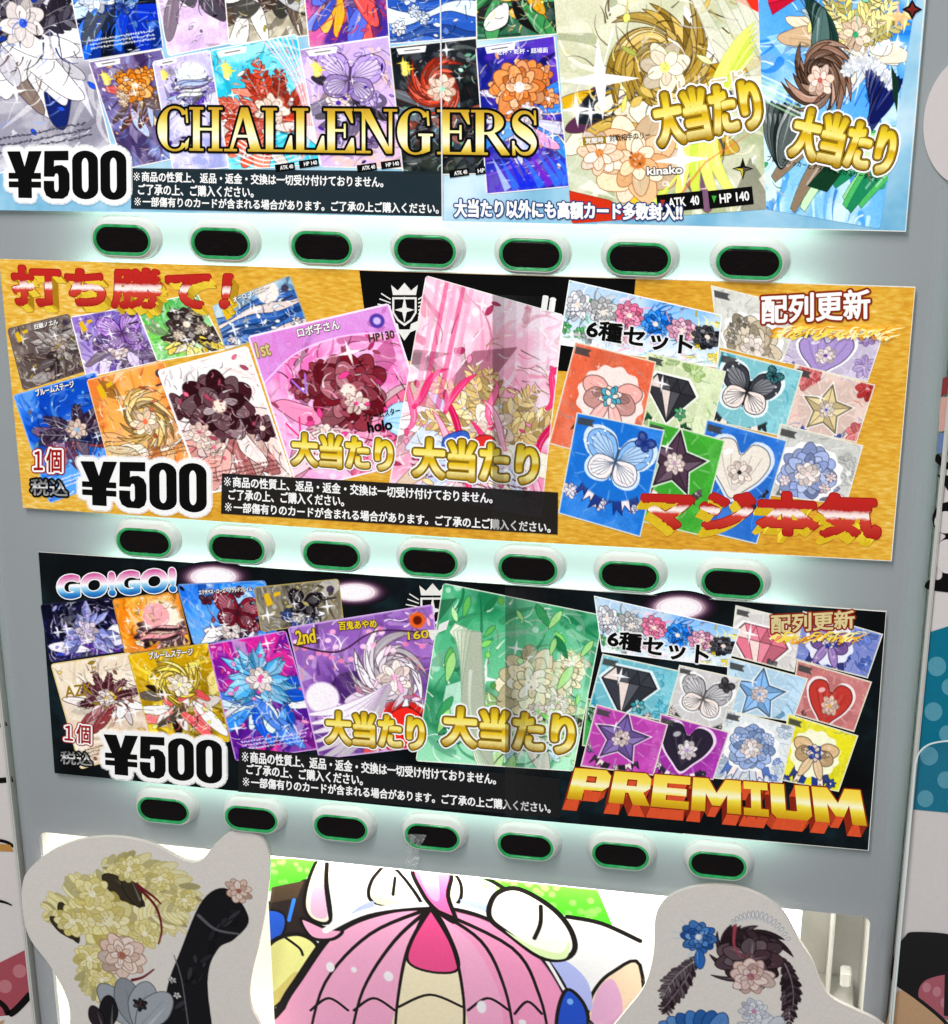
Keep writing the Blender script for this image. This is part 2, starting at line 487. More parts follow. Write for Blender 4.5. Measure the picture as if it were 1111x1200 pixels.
def strokes(cv, n, cols, x0, y0, x1, y1, lmin, lmax, w, cen, spin, a=.85, ol=False):
    R = cv.rr
    for i in range(n):
        p = np.array([R.uniform(x0, x1), R.uniform(y0, y1)]); d0 = p - np.array(cen); th = math.atan2(d0[1], d0[0]) + spin + R.uniform(-.5, .5)
        l = R.uniform(lmin, lmax); c = shade(R.choice(cols), R.uniform(.68, 1.35)); k = R.uniform(-.6, .6)
        pts = [p, p + vec(th) * l * .35, p + vec(th + k * .5) * l * .7, p + vec(th + k) * l]
        cv.line(spline(pts, False, 3), w * cv.U * R.uniform(.5, 1.2), c, a, .6)

NK = 0
def butterfly(cv, x, y, r, c1, c2, dark, rot=0.0):
    for sd in (-1, 1):
        for a, l, w, c in ((-.62, 1.15, .85, c1), (.62, .85, .75, c2)):
            aa = (a if sd > 0 else math.pi - a) + rot
            petal(cv, (x, y), aa, l * r, w * r, c, dark, 1.2, False)
            petal(cv, np.array([x, y]) + vec(aa) * r * .15, aa, l * r * .72, w * r * .62, shade(c, 1.35), shade(c, .6), .7, False)
            for k in range(5): cv.line([(x, y), np.array([x, y]) + vec(aa + (k - 2) * .16) * l * r * .9], 1.0, dark, .75)
            for k in range(4):
                p = np.array([x, y]) + vec(aa + (k - 1.5) * .22) * l * r * .84; cv.blob(p[0], p[1], .045 * r, .045 * r, shade(c, 1.8), 1, .3)
    cv.line([np.array([x, y]) - vec(1.57 + rot) * .35 * r, np.array([x, y]) + vec(1.57 + rot) * .5 * r], .09 * r * cv.U, dark, 1, .04 * r * cv.U)
    for sd in (-1, 1): cv.line(spline([np.array([x, y]) - vec(1.57 + rot) * .3 * r, np.array([x, y]) - vec(1.57 + rot - sd * .3) * .7 * r, np.array([x, y]) - vec(1.57 + rot - sd * .5) * .85 * r], False, 5), 1.2, dark, 1)
def art_bloom(cv, bg, m, sk, cl, ac, cx=.5, cy=.45, r=.3, fall=1.0, n=1.0, dark='2a1e28', shards=6, bokeh=8, ang=70, petals=8, cap='303030', stars=3, kind=None):
    """plain abstract print: flowers, plumes or swirls over folded shapes on a brushed ground"""
    R = cv.rr; H = cv.h / cv.w
    global NK
    if kind is None: kind = ['butterfly', 'swirl', 'crystal', 'wave', 'plume', 'flower', 'moon'][NK % 7]; NK += 1
    cv.grad(bg[0], bg[1], ang); cv.clouds(bg[2], 3, .45, .62, .8); cv.clouds(shade(bg[0], 1.35), 7, .55, .7, .5)
    strokes(cv, int(70 * n), list(bg) + [bg[0]], -.1, -.1, 1.1, H, .12, .42, .05, (cx, cy), R.choice([0, 1.2, 1.57]), .6)
    for i in range(shards):
        x, y = R.uniform(-.1, 1.1), R.uniform(0, H); a = R.uniform(0, 6.28); l = R.uniform(.25, .6); w = R.uniform(.03, .12)
        d = vec(a); nn = np.array([-d[1], d[0]]); p = np.array([x, y])
        cv.poly([p, p + d * l * .5 + nn * w, p + d * l, p + d * l * .5 - nn * w], shade(R.choice(bg), R.choice([.55, .75, 1.35, 1.6])), .7)
    for i in range(bokeh):
        q = R.uniform(.01, .035); cv.blob(R.uniform(0, 1), R.uniform(0, H), q, q, shade(R.choice(bg), 1.6), .6, .35)
    # folded leaves of cloth in the lower half
    y0 = cy + r * .5; dk2 = rgb(dark) * .55 + rgb(m) * .3
    for i in range(int(20 * n)):
        a = R.uniform(-.5, 3.64); l = R.uniform(.5, 1.35) * r * 1.5; w = R.uniform(.25, .6) * r
        p = np.array([cx + R.uniform(-.7, .7) * r, y0 + R.uniform(-.1, .7) * r])
        petal(cv, p, a, l, w, shade(R.choice(cl), R.uniform(.82, 1.3)), dk2, .8, True, R.uniform(-.3, .3))
    strokes(cv, int(26 * n), cl, cx - r, y0, cx + r, y0 + 1.5 * r, .05, .2, .018, (cx, cy), .4, .85)
    ms = [m, shade(m, 1.1), shade(m, .88), shade(m, 1.3)]
    dark = dk2
    if kind == 'swirl':
        swirl(cv, cx, cy, r * 1.02, ms, dark, int(34 * n), R.choice([-1.7, 1.7]), 1.1 * min(fall, 1.2))
        flower(cv, cx + .1 * r, cy + .12 * r, r * .52, [sk, shade(sk, .9), sk], ac, shade(sk, .5), 2, 7, .8)
    elif kind == 'flower':
        for k in range(5): flower(cv, cx + R.uniform(-1, 1) * r, cy + R.uniform(-.7, .9) * r, r * R.uniform(.3, .48), ms, sk, dark, 2, 8, .9)
        flower(cv, cx, cy, r * 1.0, ms, sk, dark, 3, 12)
        for k in range(3): flower(cv, cx + R.uniform(-.9, .9) * r, cy + R.uniform(.3, 1.1) * r, r * .3, [sk, shade(sk, .88)], ac, shade(sk, .5), 2, 7, .7)
    elif kind == 'plume':
        b = np.array([cx + R.uniform(-.3, .3) * r, cy + .9 * r])
        for k in range(7):
            a = -1.57 + (k - 3) * .42 + R.uniform(-.1, .1); plume(cv, b, a, r * R.uniform(1.3, 1.9), r * .34, shade(m, R.uniform(.75, 1.2)), dark, R.uniform(-.7, .7), 11)
        flower(cv, b[0], b[1] - .25 * r, r * .48, [sk, shade(sk, .9)], ac, shade(sk, .5), 2, 7, .8)
    elif kind == 'butterfly':
        for k in range(3): butterfly(cv, R.uniform(.1, .9), R.uniform(.1, H * .8), r * .3, shade(ac, 1.2), m, dark, R.uniform(-.6, .6))
        flower(cv, cx - .5 * r, cy + .8 * r, r * .5, [sk, shade(sk, .9)], ac, shade(sk, .5), 2, 8, .8); flower(cv, cx + .6 * r, cy + .7 * r, r * .4, [shade(m, 1.2), m], sk, dark, 2, 8, .8)
        butterfly(cv, cx, cy, r * 1.15, m, shade(m, .8), dark, R.uniform(-.4, .4))
    elif kind == 'wave':
        for k in range(9):
            yy = cy - .8 * r + .3 * r * k; c = shade([m, sk, m, shade(m, .75)][k % 4], R.uniform(.85, 1.2)); pts = [(-.1, yy + .12 * r)]
            for j in range(6): pts.append((-.1 + j * .26, yy + math.sin(j * 1.7 + k) * .16 * r))
            top_ = spline(pts, False, 6); cv.poly(top_ + [(1.1, yy + .5 * r), (-.1, yy + .5 * r)], c, .95, ow=1.1, oc=dark)
            for j in range(4): cv.line([(p[0], p[1] + .05 * r * (j + 1)) for p in top_[4 * j:4 * j + 16]], 1.3, shade(c, 1.5), .7, .4)
            for j in range(6): cv.blob(R.uniform(0, 1), yy + R.uniform(0, .3) * r, .03 * r, .03 * r, shade(c, 1.7), .9, .3)
        cv.blob(cx, cy - 1.0 * r, .5 * r, .5 * r, sk, 1, .06); cv.blob(cx, cy - 1.0 * r, .62 * r, .62 * r, shade(sk, 1.5), .35, .5)
        for k in range(5): flower(cv, R.uniform(.1, .9), cy + R.uniform(.2, 1.5) * r, r * R.uniform(.18, .32), [R.choice([ac, sk, R.choice(cl)])], sk, dark, 2, 7, .7)
    elif kind == 'moon':
        for k in range(5): cv.blob(cx, cy, r * (1.35 - .1 * k), r * (1.35 - .1 * k), shade(sk, 1 + .1 * k), .3, .3)
        cv.blob(cx, cy, r * .92, r * .92, shade(sk, 1.25), 1, .03); cv.blob(cx - .28 * r, cy - .12 * r, r * .74, r * .74, shade(m, 1.1), .96, .04)
        for k in range(16): cv.star(cx + R.uniform(-1.4, 1.4) * r, cy + R.uniform(-1.2, 1.2) * r, R.uniform(.05, .2) * r, R.choice([sk, 'ffffff', ac]), .95)
        for k in range(7):
            p0 = (cx + R.uniform(-1.5, -.6) * r, cy + R.uniform(.2, 1.2) * r); cv.strand(p0, (p0[0] + .6 * r, p0[1] - .4 * r), (p0[0] + 1.2 * r, p0[1] + .3 * r), (p0[0] + 2.2 * r, p0[1] - .2 * r), .3 * r, shade(R.choice([m, m, R.choice(cl)]), R.uniform(.8, 1.3)), dark)
    else:
        for k in range(int(26 * n)):
            a = R.uniform(0, 6.283); l = r * R.uniform(.6, 1.35); p = np.array([cx, cy]) + vec(a) * r * R.uniform(0, .3); d = vec(a); nn = np.array([-d[1], d[0]]); w = r * R.uniform(.14, .26)
            c = shade(m, R.uniform(.7, 1.15))
            cv.poly([p, p + d * l * .6 + nn * w, p + d * l, p + d * l * .6 - nn * w], c, 1, ow=1, oc=dark); cv.poly([p, p + d * l * .6 + nn * w, p + d * l], shade(c, 1.4), .8)
        flower(cv, cx, cy, r * .5, [sk, shade(sk, .88)], ac, shade(sk, .5), 2, 8, .8)
    # fine strokes: ink, light, accent
    strokes(cv, int(40 * n), [dark, shade(m, .4)], cx - 1.3 * r, cy - r, cx + 1.3 * r, cy + 1.6 * r, .04, .16, .009, (cx, cy), .9, .85)
    strokes(cv, int(60 * n), [shade(m, 1.7), shade(ac, 1.4), 'ffffff', shade(cl[0], 1.5)], 0, 0, 1, H, .03, .13, .012, (cx, cy), 1.3, .8)
    for i in range(petals * 2):
        p = (R.uniform(.03, .97), R.uniform(.03, H - .05)); petal(cv, p, R.uniform(0, 6.28), R.uniform(.04, .1), R.uniform(.02, .045), R.choice([ac, shade(ac, 1.4), shade(ac, .7), shade(m, 1.2)]), shade(ac, .5), .6, False)
    for i in range(stars): cv.star(R.uniform(.1, .9), R.uniform(.05, H * .8), R.uniform(.04, .1), 'ffffff', .85)
    if cap: cv.captions(.12, H - .23, .88, 3, cap)

NS = 0
def tag_(cv, tagc): cv.poly([(.03, .05), (.22, .05), (.19, .09), (.22, .13), (.03, .13)], tagc, .9)
def art_rosette(cv, bg, m, li, dk, ac, cx=.5, cy=.55, r=.33, rays=False, tagc='404040', soft=None):
    """plain abstract print: a petalled ribbon rosette on a flat speckled ground"""
    R = cv.rr; H = cv.h / cv.w
    cv.fill(bg); cv.clouds(shade(bg, 1.18), 4, .4, .65, .7); cv.clouds(shade(bg, .86), 6, .5, .7, .5)
    strokes(cv, 60, [bg, shade(bg, 1.25), shade(bg, .85), shade(ac, 1.3)], 0, 0, 1, H, .05, .2, .016, (cx, cy), .9, .5)
    for i in range(46):
        x, y = R.uniform(0, 1), R.uniform(0, H); q = R.uniform(.008, .02); cv.poly([(x, y - q), (x + q, y + q * .6), (x - q * .8, y + q * .7)], shade(bg, R.choice([1.3, 1.45, .85])), .75)
    for i in range(7): flower(cv, cx + R.uniform(-1.3, 1.3) * r, cy + R.uniform(.4, 1.5) * r, r * R.uniform(.16, .32), [R.choice([li, ac, m])], li, dk, 2, 7, .7)
    if soft is not None:
        for i in range(5): flower(cv, R.uniform(0, 1), R.uniform(0, H), R.uniform(.1, .2), [shade(soft, R.uniform(.85, 1.3))], shade(soft, 1.5), shade(soft, .6), 1, 7, .6)
        strokes(cv, 26, [soft, shade(soft, 1.4)], 0, 0, 1, H, .08, .25, .03, (cx, cy), .7, .7)
    for sd in (-1, 1):
        for j in range(3):
            w = .15 * r * 2; x = cx + sd * (.1 + .26 * j) * r
            cv.poly([(x - w * .5, cy + r * .5), (x + w * .5, cy + r * .5), (x + sd * .35 * r + w * .5, cy + r * (1.7 - .18 * j)), (x + sd * .25 * r, cy + r * (1.52 - .18 * j)), (x + sd * .35 * r - w * .5, cy + r * (1.75 - .18 * j))], shade((ac, li, dk)[j], .9 + .1 * j), 1, ow=1.1, oc=shade(dk, .8))
    pts = [(cx + 1.2 * r * (1 + .05 * math.sin(12 * t)) * math.cos(t), cy + 1.12 * r * (1 + .05 * math.sin(12 * t)) * math.sin(t)) for t in np.linspace(0, 6.283, 72, endpoint=False)]
    cv.poly(pts, shade(bg, 1.8), 1)
    ms = [m, shade(m, .82), shade(m, 1.15)]
    global NS
    kd = NS % 6; NS += 1; md = shade(m, .45); rim = shade(bg, 1.8)
    def sticker(pts, c, ow=1.4):
        q = [(cx + a * r * 1.18, cy + b * r * 1.18) for a, b in pts]; cv.poly([(cx + (a - cx) * 1.13, cy + (b - cy) * 1.13) for a, b in q], rim, 1); cv.poly(q, c, 1, ow=ow, oc=md)
    if kd in (1, 2, 3, 4):
        cv.blob(cx, cy, r * 1.42, r * 1.34, shade(bg, .93), 1, .05)
        for k in range(12): cv.line([np.array([cx, cy]) + vec(k * .5236) * r * 1.0, np.array([cx, cy]) + vec(k * .5236) * r * 1.36], 2, shade(bg, 1.4), .6)
    if kd == 1:
        sticker(spline([(0, -.45), (.3, -.85), (.75, -.8), (.98, -.4), (.8, .15), (.4, .6), (0, .95), (-.4, .6), (-.8, .15), (-.98, -.4), (-.75, -.8), (-.3, -.85)], True, 4), m)
        for k in range(9): cv.line(spline([(cx - .8 * r + .2 * r * k, cy - .6 * r), (cx - .5 * r + .13 * r * k, cy + .1 * r), (cx - .05 * r + .015 * r * k, cy + .8 * r)], False, 5), 1.6, ms[1 + k % 2], .9)
        cv.blob(cx - .5 * r, cy - .55 * r, .22 * r, .13 * r, shade(m, 1.7), .9, .3, -30); flower(cv, cx + .1 * r, cy + .1 * r, .5 * r, [li, shade(li, .9)], ac, shade(li, .55), 2, 8, .8); return tag_(cv, tagc)
    if kd == 2:
        st = [(math.sin(k * .6283) * (1.05 if k % 2 == 0 else .52), -math.cos(k * .6283) * (1.05 if k % 2 == 0 else .52)) for k in range(10)]
        sticker(st, m)
        for k in range(10):
            a, b = st[k], st[(k + 1) % 10]; cv.poly([(cx, cy), (cx + a[0] * 1.1 * r, cy + a[1] * 1.1 * r), (cx + b[0] * 1.1 * r, cy + b[1] * 1.1 * r)], ms[k % 3], .95, ow=.8, oc=md)
        flower(cv, cx, cy, .42 * r, [li, shade(li, .9)], ac, shade(li, .55), 2, 8, .8); cv.star(cx - .4 * r, cy - .5 * r, .25 * r, 'ffffff', .9); return tag_(cv, tagc)
    if kd == 3:
        butterfly(cv, cx, cy, r * 1.25, rim, rim, rim, .1); butterfly(cv, cx, cy, r * 1.12, m, li, md, .1); butterfly(cv, cx + .8 * r, cy - .8 * r, r * .35, ac, ac, dk, .5); return tag_(cv, tagc)
    if kd == 4:
        sticker([(-.6, -.7), (.6, -.7), (1.0, -.2), (0, 1.0), (-1.0, -.2)], m)
        T_ = [(-.6, -.7), (-.2, -.7), (.2, -.7), (.6, -.7)]; M_ = [(-1, -.2), (-.4, -.2), (0, -.2), (.4, -.2), (1, -.2)]
        pp = lambda p: (cx + p[0] * r * 1.15, cy + p[1] * r * 1.15)
        for k in range(4):
            cv.poly([pp(M_[k]), pp(M_[k + 1]), pp((0, 1))], [ms[0], li, ms[2], ms[1]][k], .95, ow=.9, oc=md)
            cv.poly([pp(T_[min(k, 3)]), pp(M_[k]), pp(M_[k + 1])], [li, ms[2], ms[1], ms[0]][k], .95, ow=.9, oc=md)
        cv.star(cx - .45 * r, cy - .45 * r, .4 * r, 'ffffff', .95); flower(cv, cx + .6 * r, cy + .65 * r, .32 * r, [ac, shade(ac, 1.3)], li, dk, 1, 6, .8); return tag_(cv, tagc)
    if kd == 5:
        for sd in (-1, 1):
            for j, (a, l) in enumerate(((-.3, 1.15), (.35, 1.0))): petal(cv, (cx, cy - .1 * r), (a if sd > 0 else math.pi - a), l * r, .75 * r, ms[j], md, 1.3, True)
            petal(cv, (cx, cy), (1.1 if sd > 0 else math.pi - 1.1), 1.3 * r, .42 * r, ms[2], md, 1.2); petal(cv, (cx, cy - .1 * r), (.02 if sd > 0 else math.pi - .02), .7 * r, .34 * r, shade(m, .65), md, .8)
        flower(cv, cx, cy - .08 * r, .42 * r, [li, ac], ac, dk, 2, 8, .9)
        for k in range(6): cv.star(cx + R.uniform(-1, 1) * r, cy + R.uniform(-1, 1) * r, .13 * r, li, .9)
        return tag_(cv, tagc)
    flower(cv, cx, cy, r * 1.1, ms, li, shade(m, .45), 3, 15, .9)
    flower(cv, cx, cy + .06 * r, r * .5, [li, shade(li, .9)], ac, shade(li, .55), 2, 8, .8)
    for k in range(3):
        a = R.uniform(0, 6.28); p = np.array([cx, cy]) + vec(a) * r * .85; flower(cv, p[0], p[1], r * .22, [ac, shade(ac, 1.25)], li, dk, 1, 6, .7)
    for k in range(14):
        a = R.uniform(0, 6.28); p = np.array([cx, cy]) + vec(a) * r * R.uniform(.35, .9); cv.line([p, p + vec(a) * r * R.uniform(.1, .3)], 1.2, R.choice([shade(m, 1.6), dk]), .7, .4)
    cv.poly([(.03, .05), (.22, .05), (.19, .09), (.22, .13), (.03, .13)], tagc, .9)

def art_row(cv, cols):
    """plain abstract print: a row of overlapping blossoms above a pale foot"""
    R = cv.rr; H = cv.h / cv.w
    cv.grad('8fb6dc', 'e6ecf0', 90); cv.clouds('c8d4dc', 5, .4, .6, .8)
    n = len(cols)
    for i, (c, d) in enumerate(cols):
        x = (i + .5) / n; r = .085
        strokes(cv, 22, [d, shade(d, 1.3), c], x - r, 0, x + r, .42, .04, .12, .016, (x, .17), 1, .9)
        for k in range(3): flower(cv, x + R.uniform(-1, 1) * r, .2 + R.uniform(-.1, .14), r * .5, [d, shade(d, 1.3)], 'f4e4dc', shade(d, .4), 1, 7, .6)
        flower(cv, x + R.uniform(-.01, .01), .17 + R.uniform(-.03, .03), r * 1.15, [c, shade(c, .8), shade(c, 1.2)], 'f4dcd0', shade(c, .35), 3, 10, .7)
        for k in range(5): cv.line([(x + R.uniform(-.6, .6) * r, .17 + R.uniform(-.2, 1.) * r), (x + R.uniform(-.8, .8) * r, .17 + R.uniform(.2, 1.4) * r)], 1.0, '283040', .8)
    m = np.clip((np.mgrid[0:cv.h, 0:cv.w][0] / cv.w - .30) / .12, 0, 1)
    cv.mix(m * .72, 'eef0ee')
    for i in range(40): cv.blob(R.uniform(0, 1), R.uniform(.30, H), R.uniform(.01, .03), R.uniform(.01, .03), R.choice(['c8d8e8', 'e8c8dc', 'c0dcd0', 'ffffff']), .7, .4)

def card_mesh(name, quad, y, cv, parent, mat=None, round_=0.0, label=None, sat=1.28):
    w, h = cv.w, cv.h
    cv.punch(1.16 if sat > 1.2 else 1.05, sat)
    q = [np.array(at(p[0], p[1], y)) for p in quad]
    u = np.linspace(0, 1, w)[None, :, None]; v = np.linspace(0, 1, h)[:, None, None]
    P = (1 - v) * ((1 - u) * q[0] + u * q[1]) + v * ((1 - u) * q[3] + u * q[2])
    co_ = np.empty((h * w, 3), np.float32); co_[:, 0] = P[..., 0].ravel(); co_[:, 2] = P[..., 1].ravel(); co_[:, 1] = y
    i = np.arange(h - 1)[:, None] * w + np.arange(w - 1)[None, :]
    keep = np.ones((h - 1, w - 1), bool)
    if round_:
        Y, X = np.mgrid[0:h - 1, 0:w - 1] + .5
        dx = np.maximum(round_ - np.minimum(X, w - 1 - X), 0); dy = np.maximum(round_ - np.minimum(Y, h - 1 - Y), 0)
        keep = dx * dx + dy * dy <= round_ * round_
    i = i[keep]
    fa = np.stack([i, i + w, i + w + 1, i + 1], -1).astype(np.int32)
    me = bpy.data.meshes.new(name); nf = len(fa)
    me.vertices.add(w * h); me.vertices.foreach_set('co', co_.ravel())
    me.loops.add(nf * 4); me.loops.foreach_set('vertex_index', fa.ravel())
    me.polygons.add(nf); me.polygons.foreach_set('loop_start', np.arange(nf, dtype=np.int32) * 4)
    me.update(calc_edges=True)
    a = me.color_attributes.new('print', 'FLOAT_COLOR', 'POINT')
    c = np.ones((w * h, 4), np.float32); c[:, :3] = lin(np.clip(cv.I, 0, 1)).reshape(-1, 3)
    a.data.foreach_set('color', c.ravel())
    me.materials.append(mat or M_PRINT)
    if me.polygons[0].normal.y > 0: me.flip_normals()
    o = link(bpy.data.objects.new(name, me), parent)
    if label: o['label'] = label
    return o
def qsize(quad):
    d = lambda a, b: math.hypot(a[0] - b[0], a[1] - b[1])
    return max(8, int(round(max(d(quad[0], quad[1]), d(quad[3], quad[2])) * 1.15))), max(8, int(round(max(d(quad[0], quad[3]), d(quad[1], quad[2])) * 1.15)))

YS = -0.0042                        # front of the poster sheets
LY = YS - 0.00062                   # lettering level, in front of every card
class Deck:
    """the cards printed on one poster, each a hair in front of the one before"""
    def __init__(s, poster): s.p, s.i = poster, 0
    def y(s): s.i += 1; return YS - 2.2e-5 * s.i
    def bloom(s, quad, label, seed, bw=1.6, bc='f0ece4', rnd=5, post=None, **k):
        w, h = qsize(quad); cv = Cv(w, h, seed); art_bloom(cv, **k)
        if post: post(cv)
        if bw: cv.border(bw, bc, .9)
        return card_mesh('printed_card', quad, s.y(), cv, s.p, None, rnd, label)
    def rosette(s, quad, label, seed, bc='e4e2d0', **k):
        w, h = qsize(quad); cv = Cv(w, h, seed); art_rosette(cv, **k); cv.border(1.8, bc, .9)
        return card_mesh('printed_card', quad, s.y(), cv, s.p, None, 0, label, 1.08)

def px_quad(cx, cy, w, h, deg=0):
    a = math.radians(deg); c, s_ = math.cos(a), math.sin(a)
    return [(cx + x * c - y * s_, cy + x * s_ + y * c) for x, y in ((-w / 2, -h / 2), (w / 2, -h / 2), (w / 2, h / 2), (-w / 2, h / 2))]
def flat_quad(name, quad, y, mat, parent):
    p = [at(a, b, y) for a, b in quad]
    return mesh_obj(name, [(q[0], y, q[1]) for q in p], [[0, 3, 2, 1]], mat, parent)

# ================================================================== the vending machine
def panel_mat():
    m, N, L, B = new_mat('silver_front_sheet')
    n = noise_node(N, L, 1500, 2, 0.7); r = ramp_node(N, [(0.3, 'a6a9ae'), (0.7, 'b7babe')])
    L.new(n.outputs['Fac'], r.inputs['Fac']); L.new(r.outputs['Color'], B.inputs['Base Color'])
    B.inputs['Roughness'].default_value = 0.48; B.inputs['Specular IOR Level'].default_value = 0.35
    t = N.new('ShaderNodeBsdfTranslucent'); t.inputs['Color'].default_value = (0.9, 0.95, 0.93, 1)
    mx = N.new('ShaderNodeMixShader'); mx.inputs[0].default_value = 0.24
    L.new(B.outputs[0], mx.inputs[1]); L.new(t.outputs[0], mx.inputs[2])
    L.new(mx.outputs[0], N['Material Output'].inputs['Surface'])
    return m
M_PANEL = panel_mat()
M_TRIM = paint('pale_trim', 'd4d3cc', 0.35, 0.04, 400)
M_DARK = paint('dark_lining', '101010', 0.8, 0.1, 200)
M_CASE = paint('white_case_plastic', 'e9e8e2', 0.35, 0.03, 300)
M_HOUSE = paint('white_button_plastic', 'dcdcd8', 0.28, 0.03, 1200)
def lens_mat():
    m, N, L, B = new_mat('dark_red_lens')
    n = noise_node(N, L, 700, 3, 0.6, None, (0.18, 1, 1.2)); r = ramp_node(N, [(0.42, '0a0404'), (0.6, '100707'), (0.8, '221010')])
    L.new(n.outputs['Fac'], r.inputs['Fac']); L.new(r.outputs['Color'], B.inputs['Base Color'])
    B.inputs['Roughness'].default_value = 0.2; B.inputs['Specular IOR Level'].default_value = 0.2
    return m
M_LENS = lens_mat()
M_PAPER = paint('off_white_paper', 'e8e2d9', 0.55, 0.04, 500)
def led_mat():
    m, N, L, B = new_mat('green_light_ring')
    n = noise_node(N, L, 120, 1); r = ramp_node(N, [(0.35, '0e5a2a'), (0.65, '2fa05a')])
    L.new(n.outputs['Fac'], r.inputs['Fac']); L.new(r.outputs['Color'], B.inputs['Base Color'])
    B.inputs['Emission Color'].default_value = (0.05, 0.62, 0.20, 1); B.inputs['Emission Strength'].default_value = 0.26
    B.inputs['Roughness'].default_value = 0.12
    return m
M_LED = led_mat()

machine = thing('vending_machine', 'silver grey vending machine front with three rows of oval buttons above a lit window', 'vending machine', (0.18, 0.2, -0.70))
def mparent(o): o.parent = machine; o.matrix_parent_inverse = machine.matrix_world.inverted(); return o
bpy.context.view_layer.update()
machine.matrix_world = Matrix.Translation((0.18, 0.2, -0.70))
OFF = Matrix.Translation((-0.18, -0.2, 0.70))
def on_machine(o):
    o.parent = machine; o.matrix_parent_inverse = OFF; return o

XL, XR, ZB, ZT = -0.1125, 0.4710, -0.68, 0.30
OX0, OX1, OZ1, OZ0 = -0.0940, 0.4550, -0.4064, -0.66
def round_rect(x0, x1, z0, z1, r, k=6):
    pts = []
    for cx, cz, a0 in ((x1 - r, z1 - r, 0), (x0 + r, z1 - r, 90), (x0 + r, z0 + r, 180), (x1 - r, z0 + r, 270)):
        for i in range(k + 1):
            a = math.radians(a0 + 90 * i / k); pts.append((cx + r * math.cos(a), cz + r * math.sin(a)))
    return pts
def build_panel():
    V, Fc = [], []
    Rr = 0.015
    outer = [round_rect(XL + Rr, XR - Rr, ZB + Rr, ZT - Rr, 0.004, 4)]
    hole = round_rect(OX0, OX1, OZ0, OZ1, 0.006, 8)
    n0 = len(outer[0]); allp = outer[0] + hole
    V = [(p[0], 0.0, p[1]) for p in allp]
    Fc = [list(t) for t in tessellate_polygon([[Vector((p[0], p[1], 0)) for p in outer[0]], [Vector((p[0], p[1], 0)) for p in hole]])]
    prev = list(range(n0))
    for j in range(1, 8):                                   # rolled outer edge
        a = math.radians(90 * j / 7); gx = Rr * math.sin(a); gy = Rr * (1 - math.cos(a))
        ring = round_rect(XL + Rr - gx, XR - Rr + gx, ZB + Rr - gx, ZT - Rr + gx, 0.004 + gx, 4)
        b = len(V); V += [(p[0], gy, p[1]) for p in ring]; cur = list(range(b, b + n0))
        for i in range(n0): Fc.append([prev[i], prev[(i + 1) % n0], cur[(i + 1) % n0], cur[i]])
        prev = cur
    b = len(V); V += [(p[0], 0.05, p[2]) for p in [V[i] for i in prev]]
    for i in range(n0): Fc.append([prev[i], prev[(i + 1) % n0], b + (i + 1) % n0, b + i])
    # lip of the window opening
    nh = len(hole); h0 = n0; b = len(V); V += [(p[0], 0.004, p[1]) for p in hole]
    for i in range(nh): Fc.append([h0 + i, h0 + (i + 1) % nh, b + (i + 1) % nh, b + i])
    o = mesh_obj('front_panel', V, Fc, M_PANEL)
    bm = bmesh.new(); bm.from_mesh(o.data); bmesh.ops.recalc_face_normals(bm, faces=bm.faces)
    big = max(bm.faces, key=lambda f: f.calc_area())
    if big.normal.y > 0: bmesh.ops.reverse_faces(bm, faces=bm.faces)
    bm.to_mesh(o.data); bm.free()
    return o
on_machine(build_panel())
def box(name, x0, x1, y0, y1, z0, z1, mat, parent=None, bev=0.0):
    bm = bmesh.new(); bmesh.ops.create_cube(bm, size=1)
    for v in bm.verts: v.co = Vector(((x0 + x1) / 2 + v.co.x * (x1 - x0), (y0 + y1) / 2 + v.co.y * (y1 - y0), (z0 + z1) / 2 + v.co.z * (z1 - z0)))
    if bev: bmesh.ops.bevel(bm, geom=bm.edges[:], offset=bev, segments=3, affect='EDGES')
    me = bpy.data.meshes.new(name); bm.to_mesh(me); bm.free(); me.materials.append(mat)
    return link(bpy.data.objects.new(name, me), parent)
on_machine(box('back_housing', XL + 0.002, XR - 0.002, 0.16, 0.60, ZB, ZT, M_DARK))
on_machine(box('divider', XL + 0.002, XR - 0.002, 0.012, 0.158, OZ1 + 0.006, OZ1 + 0.009, M_DARK))
for x in (XL - 0.0032, XR + 0.0006):
    on_machine(box('side_trim', x, x + 0.0026, 0.0035, 0.05, ZB, ZT, M_TRIM, None, 0.0008))

# display window: lit white case set behind the opening
def case_box():
    V, Fc = [], []
    x0, x1, z0, z1, d = OX0 - 0.0005, OX1 + 0.0005, OZ0, OZ1 + 0.0005, 0.085
    P = [(x0, z1), (x1, z1), (x1, z0), (x0, z0)]
    V = [(p[0], 0.005, p[1]) for p in P] + [(p[0], d, p[1]) for p in P]
    Fc = [[0, 4, 5, 1], [1, 5, 6, 2], [2, 6, 7, 3], [3, 7, 4, 0], [4, 7, 6, 5]]
    return mesh_obj('display_case', V, Fc, M_CASE)
case = on_machine(case_box())
box('case_rail', 0.405, 0.4085, 0.055, 0.0845, OZ0 + 0.002, OZ1 - 0.012, M_CASE, case, 0.0008)
box('case_rail', 0.433, 0.436, 0.050, 0.0845, OZ0 + 0.002, OZ1 - 0.016, M_CASE, case, 0.0008)
box('case_shelf', 0.395, OX1 - 0.003, 0.030, 0.0845, -0.512, -0.508, M_CASE, case, 0.0008)
box('case_latch', 0.4415, 0.4485, 0.040, 0.0500, -0.487, -0.476, M_CASE, case, 0.001)
area('display_lamp', (0.18, 0.012, OZ1 - 0.006), (0.18, 0.05, OZ1 - 0.10), 0.50, 0.010, 0.36, (1.0, 1.0, 0.94))
